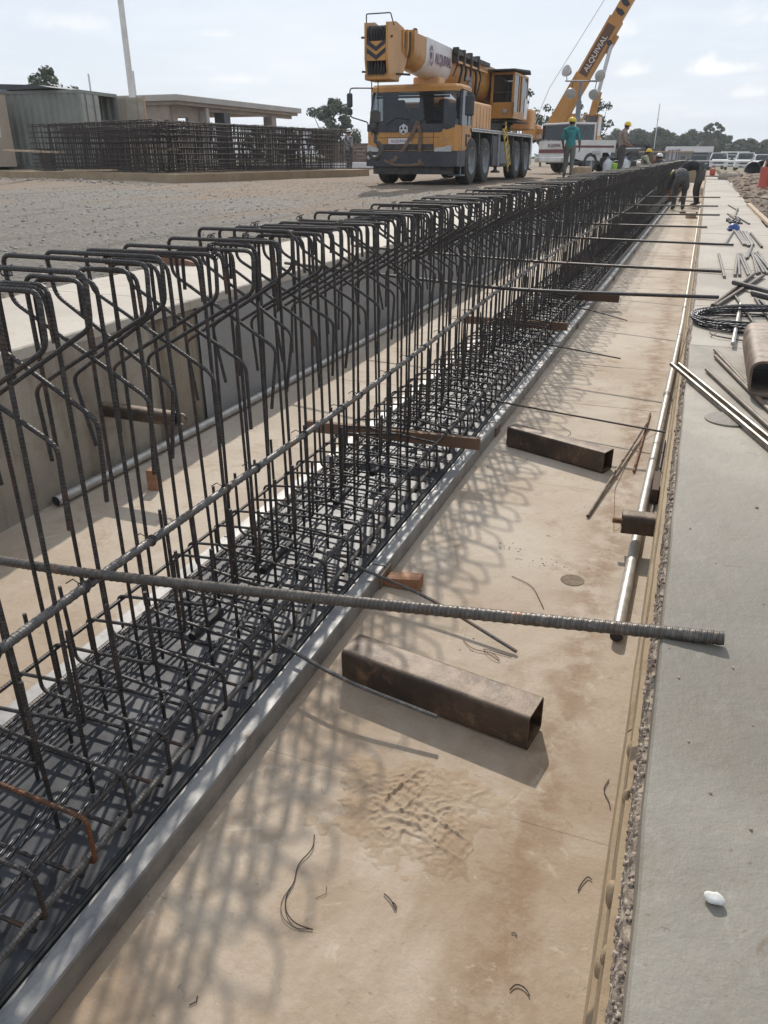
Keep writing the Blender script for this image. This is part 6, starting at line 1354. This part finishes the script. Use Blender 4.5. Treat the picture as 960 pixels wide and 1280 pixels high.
# beige: side on, looking down to the right
person('worker in faded beige shirt and yellow helmet standing sideways looking down', (-3.06, 33.0, G0), math.radians(-68), pose(neck=(0, .05, 1.48), jaw=(0, .095, 1.53), head=(0, .11, 1.605), crown=(0, .11, 1.68), nose=(0, .19, 1.52), upper=(0, .01, 1.39), elR=(.23, .02, 1.12), wrR=(.20, .22, .98), paR=(.19, .29, .96), elL=(-.23, -.02, 1.12), wrL=(-.20, .18, 1.0), paL=(-.19, .25, .98)),
       cloth('beige_cotton', (.30, .235, .20), (.24, .185, .155)), cloth('dark_work_trousers', (.06, .055, .055), (.09, .08, .08)), HY, s=1.05)
SIT = pose(pelvis=(0, 0, .12), waist=(0, .03, .28), chest=(0, .06, .45), upper=(0, .09, .58), neck=(0, .13, .67), jaw=(0, .17, .72), head=(0, .18, .795), crown=(0, .175, .87), nose=(0, .265, .72),
    shR=(.185, .09, .58), elR=(.25, .22, .36), wrR=(.20, .42, .30), paR=(.18, .49, .28), shL=(-.185, .09, .58), elL=(-.25, .22, .36), wrL=(-.20, .42, .30), paL=(-.18, .49, .28),
    hipR=(.10, .05, .10), knR=(.13, .46, .12), anR=(.13, .50, -.30), toeR=(.14, .64, -.35), hipL=(-.10, .05, .10), knL=(-.13, .46, .12), anL=(-.13, .50, -.30), toeL=(-.14, .64, -.35))
person('worker in pale green shirt and yellow helmet sitting low behind the cage', (-2.42, 35.8, SZ), math.radians(-80), SIT, cloth('pale_green_cotton', (.36, .38, .26), (.28, .30, .20)), MATS['dark_work_trousers'], HY)
CROUCH = pose(pelvis=(0, -.15, .48), waist=(0, -.05, .63), chest=(0, .08, .78), upper=(0, .18, .90), neck=(0, .25, .98), jaw=(0, .30, 1.02), head=(0, .32, 1.095), crown=(0, .32, 1.17), nose=(0, .395, 1.02),
    shR=(.185, .18, .90), elR=(.26, .34, .72), wrR=(.20, .52, .62), paR=(.18, .58, .60), shL=(-.185, .18, .90), elL=(-.26, .34, .72), wrL=(-.20, .52, .62), paL=(-.18, .58, .60),
    hipR=(.11, -.12, .45), knR=(.17, .25, .50), anR=(.13, -.05, .085), toeR=(.15, .12, .04), hipL=(-.11, -.12, .45), knL=(-.17, .25, .50), anL=(-.13, -.05, .085), toeL=(-.15, .12, .04))
person('dark-clothed worker in white helmet crouching low behind the cage', (-1.72, 36.0, .01), math.radians(20), CROUCH, cloth('dark_navy_cotton', (.03, .032, .045), (.05, .05, .06)), MATS['dark_work_trousers'], HW, s=1.14)
BEND = pose(pelvis=(0, -.05, .84), waist=(0, .12, .93), chest=(0, .32, .93), upper=(0, .46, .86), neck=(0, .54, .80), jaw=(0, .60, .75), head=(0, .67, .71), crown=(0, .73, .67), nose=(0, .60, .66),
    shR=(.19, .44, .84), elR=(.25, .46, .56), wrR=(.16, .56, .34), paR=(.14, .60, .27), shL=(-.19, .44, .84), elL=(-.25, .46, .56), wrL=(-.16, .56, .34), paL=(-.14, .60, .27),
    hipR=(.10, -.04, .78), knR=(.12, .05, .44), anR=(.12, -.03, .085), toeR=(.14, .13, .04), hipL=(-.10, -.04, .78), knL=(-.12, .05, .44), anL=(-.12, -.03, .085), toeL=(-.14, .13, .04))
person('worker in dark grey bending over in the trench with his back turned', (-.54, 22.95, .002), math.radians(10), BEND, cloth('dark_grey_cotton', (.05, .05, .055), (.08, .078, .075)), cloth('dusty_black_trousers', (.055, .052, .05), (.10, .09, .08)), None, s=.96)
person('worker in black shirt and yellow helmet stooping to the left in the trench', (-.13, 24.9, .002), math.radians(80), pose(**{k: (v[0], v[1], v[2]+(.16 if v[2] > .6 and k not in ('wrR', 'paR', 'wrL', 'paL') else 0)) for k, v in BEND.items()}), cloth('black_cotton', (.018, .018, .024), (.03, .03, .036)), MATS['dusty_black_trousers'], HY, s=.98)
person('dark-dressed worker in white helmet standing by the crane mirror', (-14.2, 33.0, G0), math.radians(-30), pose(), cloth('black_white_cotton', (.03, .03, .035), (.45, .45, .44)), MATS['dark_work_trousers'], HW, s=.97)
person('worker in yellow helmet crouching behind the red barrier', (1.62, 20.9, .50), math.radians(150), CROUCH, MATS['dark_grey_cotton'], MATS['dusty_black_trousers'], HY, s=.95)
